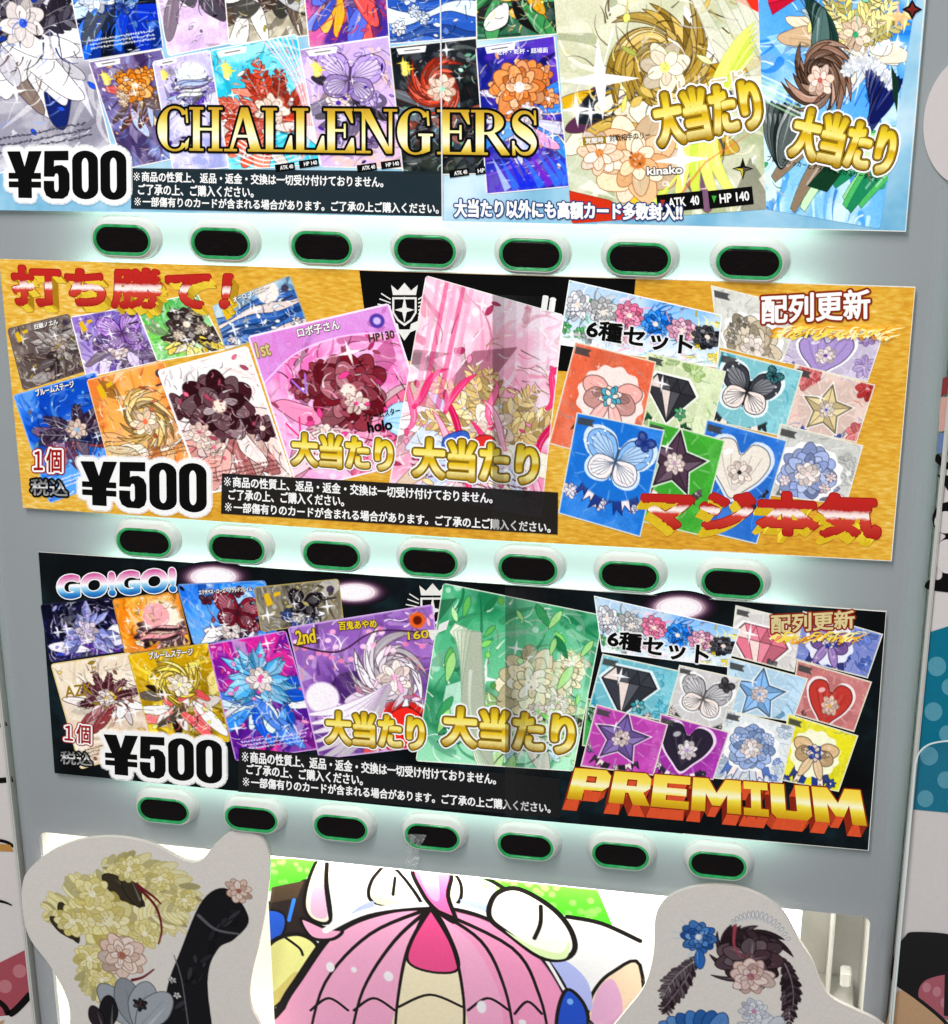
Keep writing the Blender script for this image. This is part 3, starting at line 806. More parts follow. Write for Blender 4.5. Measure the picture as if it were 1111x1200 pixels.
area('display_lamp', (0.18, 0.070, OZ0 + 0.02), (0.18, 0.070, OZ1), 0.50, 0.03, 0.40, (1.0, 1.0, 0.94))
def pane_mat():
    m, N, L, B = new_mat('clear_window_pane')
    g = N.new('ShaderNodeBsdfGlossy'); g.inputs['Roughness'].default_value = 0.05
    t = N.new('ShaderNodeBsdfTransparent'); mx = N.new('ShaderNodeMixShader')
    n = noise_node(N, L, 30, 1); mr = N.new('ShaderNodeMapRange'); mr.inputs['To Min'].default_value = 0.02; mr.inputs['To Max'].default_value = 0.05
    L.new(n.outputs['Fac'], mr.inputs['Value']); L.new(mr.outputs['Result'], mx.inputs[0])
    L.new(t.outputs[0], mx.inputs[1]); L.new(g.outputs[0], mx.inputs[2]); L.new(mx.outputs[0], N['Material Output'].inputs['Surface'])
    return m
M_PANE = pane_mat()
on_machine(mesh_obj('window_pane', [(OX0, 0.003, OZ1), (OX1, 0.003, OZ1), (OX1, 0.003, OZ0), (OX0, 0.003, OZ0)], [[0, 3, 2, 1]], M_PANE))

# buttons: one built, copied into a grid of 7 by 3
def stadium(a, r, y, k=12):
    p = []
    for cx, a0 in ((a, -90), (-a, 90)):
        for i in range(k + 1):
            t = math.radians(a0 + 180 * i / k); p.append((cx + r * math.cos(t), y, r * math.sin(t)))
    return p
def loft(name, prof, mat, cap=False, a=0.0088):
    V, Fc = [], []; n = None
    for r, y in prof:
        q = stadium(a, r, y); n = len(q); V += q
    for j in range(len(prof) - 1):
        for i in range(n): Fc.append([j * n + i, j * n + (i + 1) % n, (j + 1) * n + (i + 1) % n, (j + 1) * n + i])
    if cap: Fc.append([(len(prof) - 1) * n + i for i in range(n)])
    me = bpy.data.meshes.new(name); me.from_pydata(V, [], Fc); me.materials.append(mat)
    me.polygons.foreach_set('use_smooth', [True] * len(me.polygons)); me.update()
    return bpy.data.objects.new(name, me)
b0 = link(loft('button', [(.0131, .0003), (.0130, -.0009), (.0126, -.0014), (.0121, -.0016), (.0120, -.0030), (.0116, -.0050), (.0108, -.0068), (.0100, -.0080), (.0096, -.0087), (.0093, -.0089), (.00905, -.0087), (.0090, -.0080)], M_HOUSE))
r0 = link(loft('light_ring', [(.00902, -.0080), (.00895, -.0087), (.0086, -.0092), (.0083, -.0092), (.0080, -.0088), (.0078, -.0090), (.0076, -.0088), (.00728, -.0078)], M_LED), b0)
l0 = link(loft('lens', [(.00730, -.0074), (.00722, -.0079), (.0068, -.0082), (.0058, -.00835)], M_LENS, True), b0)
PITCH, ROW = 0.06, 0.1877379
first = True
for j in range(3):
    for i in range(7):
        if first:
            b = b0; first = False
        else:
            b = b0.copy(); COL.objects.link(b)
            for ch in (r0, l0):
                c = ch.copy(); COL.objects.link(c); c.parent = b
        b.location = (i * PITCH, 0, -j * ROW)
        on_machine(b)

# ================================================================== posters
def gold_ground():
    m, N, L, B = new_mat('gold_foil_sheet')
    n = noise_node(N, L, 420, 2, 0.6, None, (0.42, 1, 1.5)); n2 = noise_node(N, L, 7, 1)
    r = ramp_node(N, [(0.05, 'b87414'), (0.30, 'd8981e'), (0.50, 'e8ae2c'), (0.68, 'f2c450'), (0.82, 'fbe096'), (0.95, 'fff2cc')])
    ad = N.new('ShaderNodeMath'); ad.operation = 'MULTIPLY_ADD'; ad.inputs[1].default_value = 0.75
    hf = N.new('ShaderNodeMath'); hf.operation = 'MULTIPLY'; hf.inputs[1].default_value = 0.95; L.new(n.outputs['Fac'], hf.inputs[0])
    L.new(n2.outputs['Fac'], ad.inputs[0]); L.new(hf.outputs[0], ad.inputs[2])
    sb = N.new('ShaderNodeMath'); sb.operation = 'SUBTRACT'; sb.inputs[1].default_value = 0.34
    L.new(ad.outputs[0], sb.inputs[0]); L.new(sb.outputs[0], r.inputs['Fac'])
    L.new(r.outputs['Color'], B.inputs['Base Color']); L.new(r.outputs['Color'], B.inputs['Emission Color'])
    B.inputs['Emission Strength'].default_value = 0.20; B.inputs['Roughness'].default_value = 0.4
    return m
def mottled(name, stops, scale, emit=BACKLIT):
    m, N, L, B = new_mat(name)
    n = noise_node(N, L, scale, 4, 0.6); r = ramp_node(N, stops)
    L.new(n.outputs['Fac'], r.inputs['Fac']); L.new(r.outputs['Color'], B.inputs['Base Color']); L.new(r.outputs['Color'], B.inputs['Emission Color'])
    B.inputs['Emission Strength'].default_value = emit; B.inputs['Roughness'].default_value = 0.38; B.inputs['Specular IOR Level'].default_value = 0.12
    return m
M_SKY = mottled('pale_blue_sheet', [(0.3, '5aa6cc'), (0.5, '9ccde6'), (0.7, 'd6eef8')], 16)
M_GOLDBG = gold_ground()
M_NIGHT = mottled('black_teal_sheet', [(0.35, '050608'), (0.55, '0a1216'), (0.7, '142a30')], 22, 0.2)

def sheet(name, quad, mat, parent, thick=0.0009):
    P = [at(a, b, YS) for a, b in quad]
    V = [(p[0], YS, p[1]) for p in P] + [(p[0], YS + thick, p[1]) for p in P]
    o = mesh_obj(name, V, [[0, 3, 2, 1], [4, 5, 6, 7], [0, 1, 5, 4], [1, 2, 6, 5], [2, 3, 7, 6], [3, 0, 4, 7]], M_PAPER, parent)
    o.data.materials.append(mat); o.data.polygons[0].material_index = 1
    return o
BANDS = [veil('seam_shade', '2c2c2a', a) for a in (.40, .30, .21, .13, .06)]  # shade at the sheet overlap, painted as see-through dark strips fading right
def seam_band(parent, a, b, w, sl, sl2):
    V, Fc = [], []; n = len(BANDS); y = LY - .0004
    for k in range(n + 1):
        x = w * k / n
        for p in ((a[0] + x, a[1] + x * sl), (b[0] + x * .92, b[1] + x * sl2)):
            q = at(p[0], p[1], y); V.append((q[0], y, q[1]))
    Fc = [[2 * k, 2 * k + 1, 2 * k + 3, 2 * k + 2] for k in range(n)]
    o = mesh_obj('overlap_shade_band', V, Fc, BANDS[0], parent)
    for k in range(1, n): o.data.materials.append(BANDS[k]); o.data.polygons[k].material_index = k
def white_edge(parent, quad, w=0.0006):
    f = Flat(YS - 1.5e-5, 2e-6); P = [at(a, b, YS) for a, b in quad]
    f.stroke(P, w, 'e8e6dc'); f.build('paper_edge', M_PRINT, parent)

def yen500(parent, quad):
    Y_ = [(0, 0), (.36, 0), (.5, .36), (.64, 0), (1, 0), (.76, .47), (.97, .47), (.97, .58), (.69, .58), (.69, .66), (.97, .66), (.97, .77), (.69, .77), (.69, 1), (.31, 1), (.31, .77), (.03, .77), (.03, .66), (.31, .66), (.31, .58), (.03, .58), (.03, .47), (.24, .47)]
    five = [(.07, 0), (.94, 0), (.94, .18), (.40, .18), (.39, .35), (.48, .31), (.70, .30), (.88, .36), (.97, .48), (.97, .80), (.90, .93), (.72, 1.0), (.30, 1.0), (.11, .94), (.03, .81), (.03, .64), (.39, .64), (.39, .80), (.44, .87), (.54, .87), (.59, .80), (.59, .53), (.55, .46), (.45, .46), (.40, .53), (.04, .53)]
    def st(w, h, n=10):
        p = []
        for cy, a0 in ((h, 0), (1 - h, 180)):
            for i in range(n + 1):
                a = math.radians(a0 + 180 * i / n); p.append((.5 + w * math.cos(a), (1 - h + h * math.sin(a)) if a0 == 0 else (h + h * math.sin(a))))
        return p
    zo = st(.48, .2); zi = [(.5 + (x - .5) * .30, .5 + (y - .5) * .74) for x, y in zo]
    G = []
    for (g, x0, x1) in (([Y_], 0, .285), ([five], .30, .525), ([zo, zi], .545, .763), ([zo, zi], .782, 1.0)):
        G.append([[(x0 + (x1 - x0) * p[0], p[1]) for p in l] for l in g])
    lettering('price_lettering', loops_glyphs(G, 2.3), quad, LY - 0.00015, [(.145, K_HALO), (.11, K_WHITE), (0.012, K_BLACK)], parent)
def jackpot(parent, quad, k=1.0):
    lettering('prize_lettering', '大当たり', quad, LY, [(.135 * k, K_WHITE), (.095 * k, K_BROWN), (.075 * k, K_OLD), (.042, M_GOLD)], parent)
NOTE = ['※商品の性質上、返品・返金・交換は一切受け付けておりません。', 'ご了承の上、ご購入ください。', '※一部傷有りのカードが含まれる場合があります。ご了承の上ご購入ください。']
def notice(parent, quad, mat, lines):
    o = flat_quad('notice_panel', quad, LY + 0.0001, mat, parent)
    for t, q in zip(NOTE, lines):
        if t[0] == '※':
            t = t[1:]; u = 1.0 / (len(t) + 1); q = [np.array(p) for p in q]; L_ = lambda a, b, u: a + (b - a) * u
            mq = [q[0], L_(q[0], q[1], u * .86), L_(q[3], q[2], u * .86), q[3]]; q = [L_(q[0], q[1], u * 1.05), q[1], q[2], L_(q[3], q[2], u * 1.05)]
            X = [[[(.12, .2), (.2, .12), (.5, .42), (.8, .12), (.88, .2), (.58, .5), (.88, .8), (.8, .88), (.5, .58), (.2, .88), (.12, .8), (.42, .5)]]]
            for cx, cy in ((.5, .14), (.5, .86), (.14, .5), (.86, .5)): X.append([[(cx + .09 * math.cos(k * .785), cy + .09 * math.sin(k * .785)) for k in range(8)]])
            lettering('notice_mark', loops_glyphs(X, 1), mq, LY, [(0, K_WHITE)], o)
        lettering('notice_lettering', t, q, LY, [(.026, K_WHITE)], o)
def stat(parent, cx, cy, w, h, deg, txt, y, k=1.0, tri=None):
    o = flat_quad('score_box', px_quad(cx, cy, w, h, deg), y, K_BLACK, parent)
    a = math.radians(deg)
    lettering('score_lettering', txt, px_quad(cx + w * .08 * math.cos(a), cy + w * .08 * math.sin(a), w * .66, h * .5, deg), y - 3e-5, [(.03, K_WHITE)], o)
    if tri:
        x, yy = cx - w * .38 * math.cos(a), cy - w * .38 * math.sin(a); s = h * .2
        f = Flat(y - 3e-5); f.poly([at(x - s * .7, yy - s, y), at(x + s * .7, yy - s, y), at(x, yy + s, y)], tri); f.build('score_mark', M_PRINT, o)
    return o
def crest(parent, cx, cy, r, y):
    f = Flat(y, 1e-5); w = 'eceae4'
    q = lambda pts: [at(cx + x * r, cy + z * r, y) for x, z in pts]
    sh = [(-.55, -.45), (.55, -.45), (.55, .25), (.32, .62), (0, .85), (-.32, .62), (-.55, .25)]
    f.poly(q(sh), w); f.poly(q([(x * .84, z * .84 + .02) for x, z in sh]), '0a0a0c')
    f.poly(q([(0, -.5), (.1, .02), (.45, .12), (.1, .22), (0, .7), (-.1, .22), (-.45, .12), (-.1, .02)]), w)
    f.poly(q([(-.52, -.55), (-.6, -1.0), (-.3, -.75), (0, -1.1), (.3, -.75), (.6, -1.0), (.52, -.55)]), w)
    for sd in (-1, 1):
        for k in range(6): f.stroke(q([(sd * .62, -.35 + k * .16), (sd * (1.05 + .08 * (k % 3)), -.62 + k * .24)]), .0007, w)
        f.poly(q([(sd * .3, .75), (sd * .75, .55), (sd * .62, .98), (sd * .2, 1.15)]), w)
    f.poly(q([(-.35, 1.0), (.35, 1.0), (0, 1.5)]), w)
    f.build('crest', M_PRINT, parent)

# ---------------------------------------------------------------- top poster
p1 = thing('poster', 'blue topmost poster on the machine with the gold serif word CHALLENGERS across its cards', 'poster', (0.18, YS, 0.1), 'posters on the vending machine')
def on(root):
    """parent helper: children are built in world space, the root stands at the poster's middle"""
    bpy.context.view_layer.update()
def fin(root):
    bpy.context.view_layer.update()
    inv = root.matrix_world.inverted()
    for c in root.children: c.matrix_parent_inverse = inv
P1L = [(-16, -150), (534, -150), (519, 254), (-6, 246.2)]
P1R = [(534, -150), (1098, -150), (1062, 271.5), (519, 259)]
sheet('sheet', P1L, M_SKY, p1); sheet('sheet', P1R, M_SKY, p1)
D = Deck(p1)
D.bloom([(-70, -90), (66, -90), (132, 176), (-52, 214)], 'large grey and white printed card', 11, kind='plume', bg=('b4b2ba', '8e8c98', 'dcdade'), m='3c3844', sk='e6ddda', cl=['f0eeee', 'd2d0d6', '2a2a3a', '26356e', '6a5a52'], ac='3a5cc0', cx=.5, cy=.42, r=.36, cap='40404a', n=1.5)
D.bloom([(62, -110), (166, -126), (192, 57), (98, 72)], 'royal blue printed card', 12, bg=('3566c4', '16306e', '0e1220'), m='2450b0', sk='dfe6f2', cl=['1a3fae', '101828', 'cfe0f4', '2a66d8'], ac='7ab0f0', cx=.5, cy=.72, r=.42, cap='e8e8e8', n=1.3)
D.bloom([(160, -126), (256, -130), (276, 50), (197, 66)], 'pale mauve printed card', 13, bg=('dcc6de', 'cbb4d4', 'ecdff0'), m='b9b2bc', sk='f2e2de', cl=['5a4a5a', 'f6f2f4', '9a8a98', '2a2430'], ac='302a38', cx=.5, cy=.8, r=.36, cap=None)
D.bloom([(252, -130), (344, -132), (370, 41), (268, 53)], 'beige and grey printed card', 14, kind='flower', bg=('c2b9a6', '9c9484', 'd8d2c0'), m='7a766e', sk='efe2c8', cl=['4a4844', 'f2efe6', '9c9c9c', '3a2c22'], ac='e0d070', cx=.5, cy=.85, r=.42, cap=None)
D.bloom([(344, -128), (444, -132), (462, 42), (362, 57)], 'crimson and violet printed card', 15, bg=('a04a78', '4a3a8c', 'e07aa8'), m='a83030', sk='f0c8b0', cl=['c83a3a', '3a2a5c', 'e8a83a', '5a6ac8'], ac='f078b0', cx=.5, cy=.9, r=.4, cap=None)
D.bloom([(444, -128), (556, -132), (560, 44), (456, 52)], 'icy blue printed card', 16, bg=('86b0e2', '4a76bc', 'e4f0fc'), m='3a62b0', sk='dfeaf8', cl=['5a8ad0', 'b8d4f4', '6a5a58', 'e8f2fc'], ac='ffffff', cx=.45, cy=.95, r=.4, cap=None, bokeh=20)
D.bloom([(556, -128), (650, -132), (658, 40), (558, 48)], 'dark green and gold printed card', 17, bg=('20302a', '3a6a52', '101a18'), m='2a2420', sk='f0e0d0', cl=['d8a83a', 'f0e8e0', '4a8a5a', '1a1a1a'], ac='e8c848', cx=.45, cy=.85, r=.4, cap=None)
def lead(cv):
    cv.poly([(.08, .03), (.42, .03), (.40, .10), (.10, .10)], 'f2f0ec'); cv.line([(.17, .065), (.34, .065)], 1.6, '605a60')
    for i in range(3): cv.star(.14 + .03 * i, .2 + .04 * i, .075, 'e8d060'); cv.blob(.15, .22 + .05 * i, .05, .045, 'f0e090', .9, .4)
D.bloom([(103, 72), (190, 57), (224, 182), (146, 199)], 'small mauve printed card with orange motif', 21, bg=('6a5a86', '8ea0cc', '3a2c4c'), m='d8862c', sk='e8cdb0', cl=['3a2c30', 'd8c8a8', '5a4038', 'b8c4e8', 'c86a6a'], ac='e8e0f0', cx=.5, cy=.42, r=.24, cap=None, post=lead)
D.bloom([(178, 72), (246, 58), (274, 196), (203, 203)], 'small lavender printed card with silver motif', 22, bg=('c8bede', 'a2a8d2', 'e4e0f0'), m='d6dadc', sk='eef0ec', cl=['5a3c9c', '2a2a3a', '8a7ac0', 'e8e4f4', 'a8b8e8'], ac='4a3a8a', cx=.6, cy=.4, r=.26, cap=None, post=lead)
def burst(cv):
    for k in range(7): cv.line(spline([(.62 + .05 * k, .02), (.86 + .02 * k, .5), (.9 + .012 * k, 1.0), (.7 + .02 * k, 1.38)], False, 8), 2.2, 'ffffff' if k % 2 else 'f0c0d4', .8, 1)
    for k in range(5): cv.line(spline([(.1, 1.0 + .08 * k), (.4, 1.25 + .05 * k), (.8, 1.2 + .05 * k)], False, 6), 3, 'ffffff', .8, 1)
    lead(cv)
D.bloom([(245, 59), (348, 39), (376, 193), (268, 200)], 'teal printed card with red motif', 23, kind='plume', bg=('3fb4cc', '58c4d8', 'bfe8ee'), m='b84a34', sk='f4dccc', cl=['c4503a', 'f2eee8', 'd86a50', '9c3428', 'e8e0d8'], ac='f4f4f0', cx=.5, cy=.52, r=.40, fall=1.1, cap=None, n=1.5, post=burst)
D.bloom([(350, 58), (456, 42), (474, 198), (376, 196)], 'lilac and peach printed card', 24, bg=('b6a4da', 'e6cab8', 'd0b8e6'), m='bda6dc', sk='f2e0e0', cl=['38343e', '4a464e', '6a6078', 'd0c4e8'], ac='5a3a9a', cx=.5, cy=.42, r=.33, fall=1.25, cap=None, post=lead)
D.bloom([(456, 55), (559, 44), (571, 204), (472, 206)], 'dark printed card with vermilion motif', 25, bg=('20242a', '3a4038', '10161c'), m='cc5036', sk='f2d2c0', cl=['3c4a54', '60707a', '2a3036', '6a3a30', '5aa8b8'], ac='a8e8c8', cx=.52, cy=.5, r=.34, cap=None, post=lead)
def caption6(cv):
    cv.poly([(.12, .02), (.5, .02), (.48, .1), (.14, .1)], 'f0f0f0'); cv.line([(.2, .06), (.4, .06)], 1.6, '505060')
    for k in range(9): cv.poly([(.1 + .09 * k, 1.35), (.3 + .1 * k, 1.75), (.22 + .1 * k, 1.8)], cv.rr.choice(['2a3ac0', '4a7ae0', 'b8d0f4', '7a3ab0']), .8)
D.bloom([(557, 55), (650, 41), (668, 219), (570, 228)], 'deep blue printed card with orange motif', 26, kind='flower', bg=('20246e', '3a4cb4', '6a48b0'), m='dc8a4e', sk='f0e4ec', cl=['e8e8f8', '4a8ae0', 'e0e4f4', 'c8c8f0', 'd890c0'], ac='f4f4ff', cx=.5, cy=.55, r=.36, cap=None, bokeh=24, shards=12, post=caption6)
def big1(cv):
    H = cv.h / cv.w
    cv.poly([(0, 0), (.42, .22), (1, .56), (1, .42), (.7, .2), (.3, 0)], 'c83c2c', .95)
    cv.poly([(.30, .0), (.95, .47), (1, .45), (1, .35), (.6, 0)], 'd8503a', .9)
    for k, (x, w) in enumerate(((.66, .05), (.78, .04), (.87, .05))):
        cv.poly([(x, .45), (x + w, .46), (x + w + .25, .95), (x + .2, .98)], 'd4d4c4', .75, ow=1, oc='9a9a8a')
    for k in range(6):
        cv.strand((.35 + .1 * k, 1.5), (.6, 1.2), (.8, .9 - .03 * k), (.98, .75 - .03 * k), .07, cv.rr.choice(['e4ec8a', 'f0f4b0', 'c4d468']), 'a8b45a', ol=.7)
    flower(cv, .36, 1.27, .24, ['ecd4b4', 'dcb48c', 'f2e2cc'], 'b87848', '8a5a38', 3, 10)
    flower(cv, .17, 1.22, .12, ['f2e6d8', 'e0c8b0'], 'c88a58', '8a5a38', 2, 8)
    cv.poly([(.0, 1.4), (.2, 1.46), (.45, 1.62), (.3, 1.7), (0, 1.62)], 'b03a24', .95, ow=1, oc='7a2418')
    cv.line([(.28, 1.62), (.5, 1.42), (.9, 1.0)], 6, 'd8e878', .8, 1); cv.line([(.45, 1.6), (.7, 1.3), (.95, 1.15)], 5, 'c8745c', .6, 1)
    for x, y, r in ((.2, .86, .2), (.07, 1.0, .09), (.58, 1.28, .14)):
        cv.star(x, y, r, 'ffffff', .9); cv.blob(x, y, .05, .05, 'ffffff', .8, 1)
    cv.line([(.28, .62), (.2, .86), (.05, 1.25)], 2, 'ffffff', .7, .6)
D.bloom([(640, -120), (884, -120), (899, 245), (670, 262)], 'large cream and olive printed card', 31, kind='swirl', bg=('d6d4c0', 'a8b090', 'f0efe2'), m='c2a452', sk='f2e4cc', cl=['e0b83a', '2a3038', '5a3a52', 'f0e8d4', 'b09038', '3a4454'], ac='e8f08a', cx=.5, cy=.78, r=.27, cap=None, n=1.7, shards=14, bw=0, rnd=4, post=big1)
def big2(cv):
    for k in range(12):
        x = cv.rr.uniform(0, .8); cv.strand((x, 1.65 + .02 * k), (x + .2, 1.5), (x + .4, 1.25), (x + .65, 1.3 + .03 * k), .11, cv.rr.choice(['5aa86a', '9ccc9a', '2f7a5a', 'c8e4c0', '8a7a6a']), '2a5a48', ol=.8)
    for k in range(6): petal(cv, (.02 + .05 * k, 1.2), 1.3 + .12 * k, .42, .14, shade('2c3634', cv.rr.uniform(.8, 1.5)), '101818', 1)
    for k in range(6): cv.line([(0, 1.05 + .03 * k), (.35, 1.16 + .03 * k)], 3, 'b8d8b4' if k % 2 else 'e8f0e0', .7)
    f = (.28, .56)
    for k in range(9):
        a = math.radians(150 + k * 17); a2 = math.radians(150 + (k + 1) * 17)
        cv.poly([f, (f[0] + .22 * math.cos(a), f[1] + .24 * math.sin(a)), (f[0] + .22 * math.cos(a2), f[1] + .24 * math.sin(a2))], 'c23450' if k % 2 else 'a82840', 1, ow=.8, oc='6a1424')
    for k in range(7): petal(cv, (.3 + .02 * k, .56 + .01 * k), .9 + .12 * k, .36, .12, shade('2e4a46', cv.rr.uniform(.75, 1.5)), '16241f', 1)
    swirl(cv, .4, 1.02, .24, ['6a5648', '4a3a30', '8a7060', 'a88878'], '2a1c18', 34, 1.7)
    flower(cv, .42, 1.05, .1, ['f0dcd0', 'e4c8b8'], 'b06a60', '8a6a5c', 2, 7, .8)
    for k in range(11): petal(cv, (.74 + .025 * k, .88 + .012 * k), 1.25 + .09 * k, cv.rr.uniform(.26, .4), .1, shade('1c2456', cv.rr.uniform(.75, 1.5)), '0c1028', .9)
    for k in range(10): flower(cv, .6 + .035 * k, .98 - .03 * k + .004 * k * k, .045, ['f0f2f4'], 'dfe4ea', 'a8b0bc', 1, 7, .6)
    for k in range(4): cv.line([(.6 + .08 * k, 1.18), (.72 + .07 * k, .95)], 2, '3a4890', .7, .6)
    for k in range(7): cv.star(.9 + cv.rr.uniform(-.09, .06), .7 + cv.rr.uniform(-.1, .12), cv.rr.uniform(.04, .13), cv.rr.choice(['f8ecb0', 'ffffff', 'e8b890']), .85)
    cv.poly([(.9, .93), (.97, 1.02), (.99, 1.2), (.94, 1.1)], '1c3428', 1); cv.poly([(.35, 1.7), (.5, 1.55), (.62, 1.6), (.52, 1.72)], '1c3a2a', 1)
D.bloom([(884, -120), (1092, -120), (1031, 268), (898, 245)], 'large sky blue and green printed card', 32, kind='plume', bg=('2f7ed0', '9cc8ec', 'e2f0fa'), m='e0d486', sk='efd6be', cl=['f0f4f4', 'e8d8c4', 'c8e0ea', 'e4c8a8', '8ab4dc'], ac='4a9a70', cx=.58, cy=.62, r=.23, cap=None, n=1.2, shards=10, bw=0, rnd=4, ang=110, post=big2)
flat = flat_quad
notice(p1, [(154, 197), (517, 201), (518, 253.5), (153.5, 244.5)], K_NOTE1, [
    [(156, 201), (449, 207), (449, 219.5), (156, 212.5)], [(162, 215.5), (297, 219), (297, 231.5), (162, 228)], [(157, 230.5), (514, 238.5), (514, 250.5), (157, 241.5)]])
yen500(p1, [(9, 178), (148, 176.5), (148.5, 234), (10, 231)])
def serif_word():
    L = []
    def R(x0, y0, x1, y1): return [(x0, y0), (x1, y0), (x1, y1), (x0, y1)]
    def arcs(cx, cy, rx, ry, a0, a1, tk, tn, n=26):
        o, i_ = [], []
        for k in range(n + 1):
            a = math.radians(a0 + (a1 - a0) * k / n); w = tn + (tk - tn) * abs(math.cos(a)) ** 1.3
            o.append((cx + rx * math.cos(a), cy - ry * math.sin(a))); i_.append((cx + (rx - w) * math.cos(a), cy - (ry - .05) * math.sin(a)))
        return o + i_[::-1]
    def put(polys, x0, x1):
        for p in polys: L.append([(x0 + (x1 - x0) * q[0], q[1]) for q in p])
    sf = lambda cx, y, w=.2: R(cx - w, y, cx + w, y + .055)
    Cc = [arcs(.53, .5, .53, .52, 42, 318, .30, .07), [(.86, .04), (.92, .04), (.95, .36), (.89, .36)], [(.86, .80), (.98, .70), (.94, .93), (.86, .98)]]
    H = [R(.12, 0, .32, 1), R(.68, 0, .88, 1), R(.3, .47, .7, .53)] + [sf(c, y, .21) for c in (.22, .78) for y in (0, .945)]
    A = [[(.44, 0), (.58, 0), (.20, 1), (.12, 1)], [(.44, 0), (.62, 0), (.98, 1), (.70, 1)], R(.28, .62, .72, .68), sf(.16, .945, .17), sf(.84, .945, .22)]
    Ll = [R(.12, 0, .36, 1), sf(.24, 0, .24), R(0, .945, .95, 1), [(.90, .62), (.96, .62), (.99, 1), (.72, .95)]]
    E = [R(.12, 0, .36, 1), R(0, 0, .92, .055), R(0, .945, .95, 1), R(.3, .46, .68, .52), [(.66, .04), (.88, 0), (.94, .32), (.88, .32)], [(.88, .66), (.95, .66), (.99, 1), (.68, .95)], [(.64, .34), (.70, .34), (.70, .66), (.64, .66)]]
    Nn = [R(.16, 0, .24, 1), R(.80, 0, .88, 1), [(.10, 0), (.34, 0), (.88, 1), (.74, 1)], sf(.13, 0, .16), sf(.20, .945, .17), sf(.84, 0, .16)]
    G = [arcs(.50, .5, .50, .52, 42, 300, .28, .07), [(.80, .04), (.86, .04), (.89, .36), (.83, .36)], R(.68, .55, .90, .93), sf(.78, .54, .20), [(.60, .96), (.9, .86), (.9, .93), (.68, 1.0)]]
    ring = arcs(.36, .27, .50, .27, 90, -90, .24, .06)
    Rr = [R(.12, 0, .34, 1), sf(.22, 0, .22), sf(.22, .945, .22), R(.2, 0, .38, .055), R(.2, .49, .40, .545), ring, [(.40, .52), (.60, .49), (1.02, .98), (1.0, 1), (.80, 1)]]
    sp = spline([(.80, .20), (.62, .06), (.38, .06), (.22, .20), (.30, .38), (.62, .56), (.78, .74), (.66, .93), (.40, .95), (.20, .80)], False, 6)
    n = len(sp); lf, rt = [], []
    for k, p in enumerate(sp):
        d = np.array(sp[min(k + 1, n - 1)]) - np.array(sp[max(k - 1, 0)]); d /= np.linalg.norm(d) + 1e-9; nn = np.array([-d[1], d[0]])
        w = .03 + .11 * math.exp(-((k / n - .5) / .2) ** 2); lf.append(tuple(np.array(p) + nn * w)); rt.append(tuple(np.array(p) - nn * w))
    Ss = [lf + rt[::-1], [(.78, .0), (.84, .0), (.86, .32), (.79, .32)], [(.12, .68), (.19, .68), (.23, 1), (.13, 1)]]
    x = lambda a, b: ((a - 184.6) / (633 - 184.6), (b - 184.6) / (633 - 184.6))
    for g, (a, b) in zip((Cc, H, A, Ll, Ll, E, Nn, G, E, Rr, Ss), ((184.6, 224), (223, 264), (266, 311), (311, 348), (347, 386), (384, 421), (421, 470), (470, 512), (516, 556), (555, 598), (597, 634))):
        put(g, *x(a, b))
    V, T = [], []; 
    return [[l] for l in L]
def serif_lettering(parent):
    polys = serif_word(); quad = [(184.6, 125), (633, 129.5), (633, 182.5), (184.6, 176)]
    g = loops_glyphs(polys, 8)
    f, h = quadmap(quad, LY)
    root = None
    P = np.array([f(u, v) for u, v in g['V']])
    # face: every stroke of a letter its own hair-thin level so that crossing strokes never share a plane
    me_v, me_f, uv, k = [], [], [], 0
    b = 0
    for n_, loops in enumerate(polys):
        m = sum(len(l) for l in loops); idx = range(b, b + m); yy = LY - 8e-5 - (n_ % 9) * 3e-6
        base = len(me_v); me_v += [(P[i][0], yy, P[i][1]) for i in idx]; uv += [tuple(g['V'][i]) for i in idx]
        me_f += [[base + i - b for i in t] for t in g['T'] if b <= t[0] < b + m]; b += m
    me = bpy.data.meshes.new('title_lettering'); me.from_pydata(me_v, [], me_f)
    ul = me.uv_layers.new(name='UVMap'); li_ = np.empty(len(me.loops), int); me.loops.foreach_get('vertex_index', li_)
    ul.data.foreach_set('uv', np.array(uv)[li_].astype(np.float32).ravel()); me.materials.append(M_CHAL)
    bm = bmesh.new(); bm.from_mesh(me); bm.normal_update()
    bmesh.ops.reverse_faces(bm, faces=[q for q in bm.faces if q.normal.y > 0]); bm.to_mesh(me); bm.free()
    main = link(bpy.data.objects.new('title_lettering', me), parent)
    for o in [lettering('outline', g, quad, LY - 3e-5, [(.055, K_BLACK)], None)]: o.parent = main
serif_lettering(p1)
jackpot(p1, px_quad(829, 131, 122, 58, -10.5)); jackpot(p1, px_quad(989, 166, 118, 56, 12))
lettering('prize_lettering', 'レ　ード', px_quad(833, 96, 76, 14, -9), LY + 0.00008, [(.16, K_WHITE), (.03, K_PALE)], p1)
lettering('name_lettering', 'kinako', px_quad(779, 199.5, 41, 9, -3), LY, [(.16, K_BROWN), (.05, K_WHITE)], p1)
lettering('name_lettering', 'CR', px_quad(780.5, 215.5, 8, 5.5, -3), LY, [(.05, K_WHITE)], p1)
lettering('name_lettering', '対戦相手のリー', px_quad(738, 160, 48, 8, -5), LY, [(.01, K_BLACK)], p1)
q = flat_quad('name_plate', px_quad(696.5, 164.5, 27, 9, -4), LY, K_OLD, p1)
lettering('name_lettering', '覚醒時', px_quad(696.5, 164.5, 21, 6.5, -4), LY - 3e-5, [(.02, K_WHITE)], q)
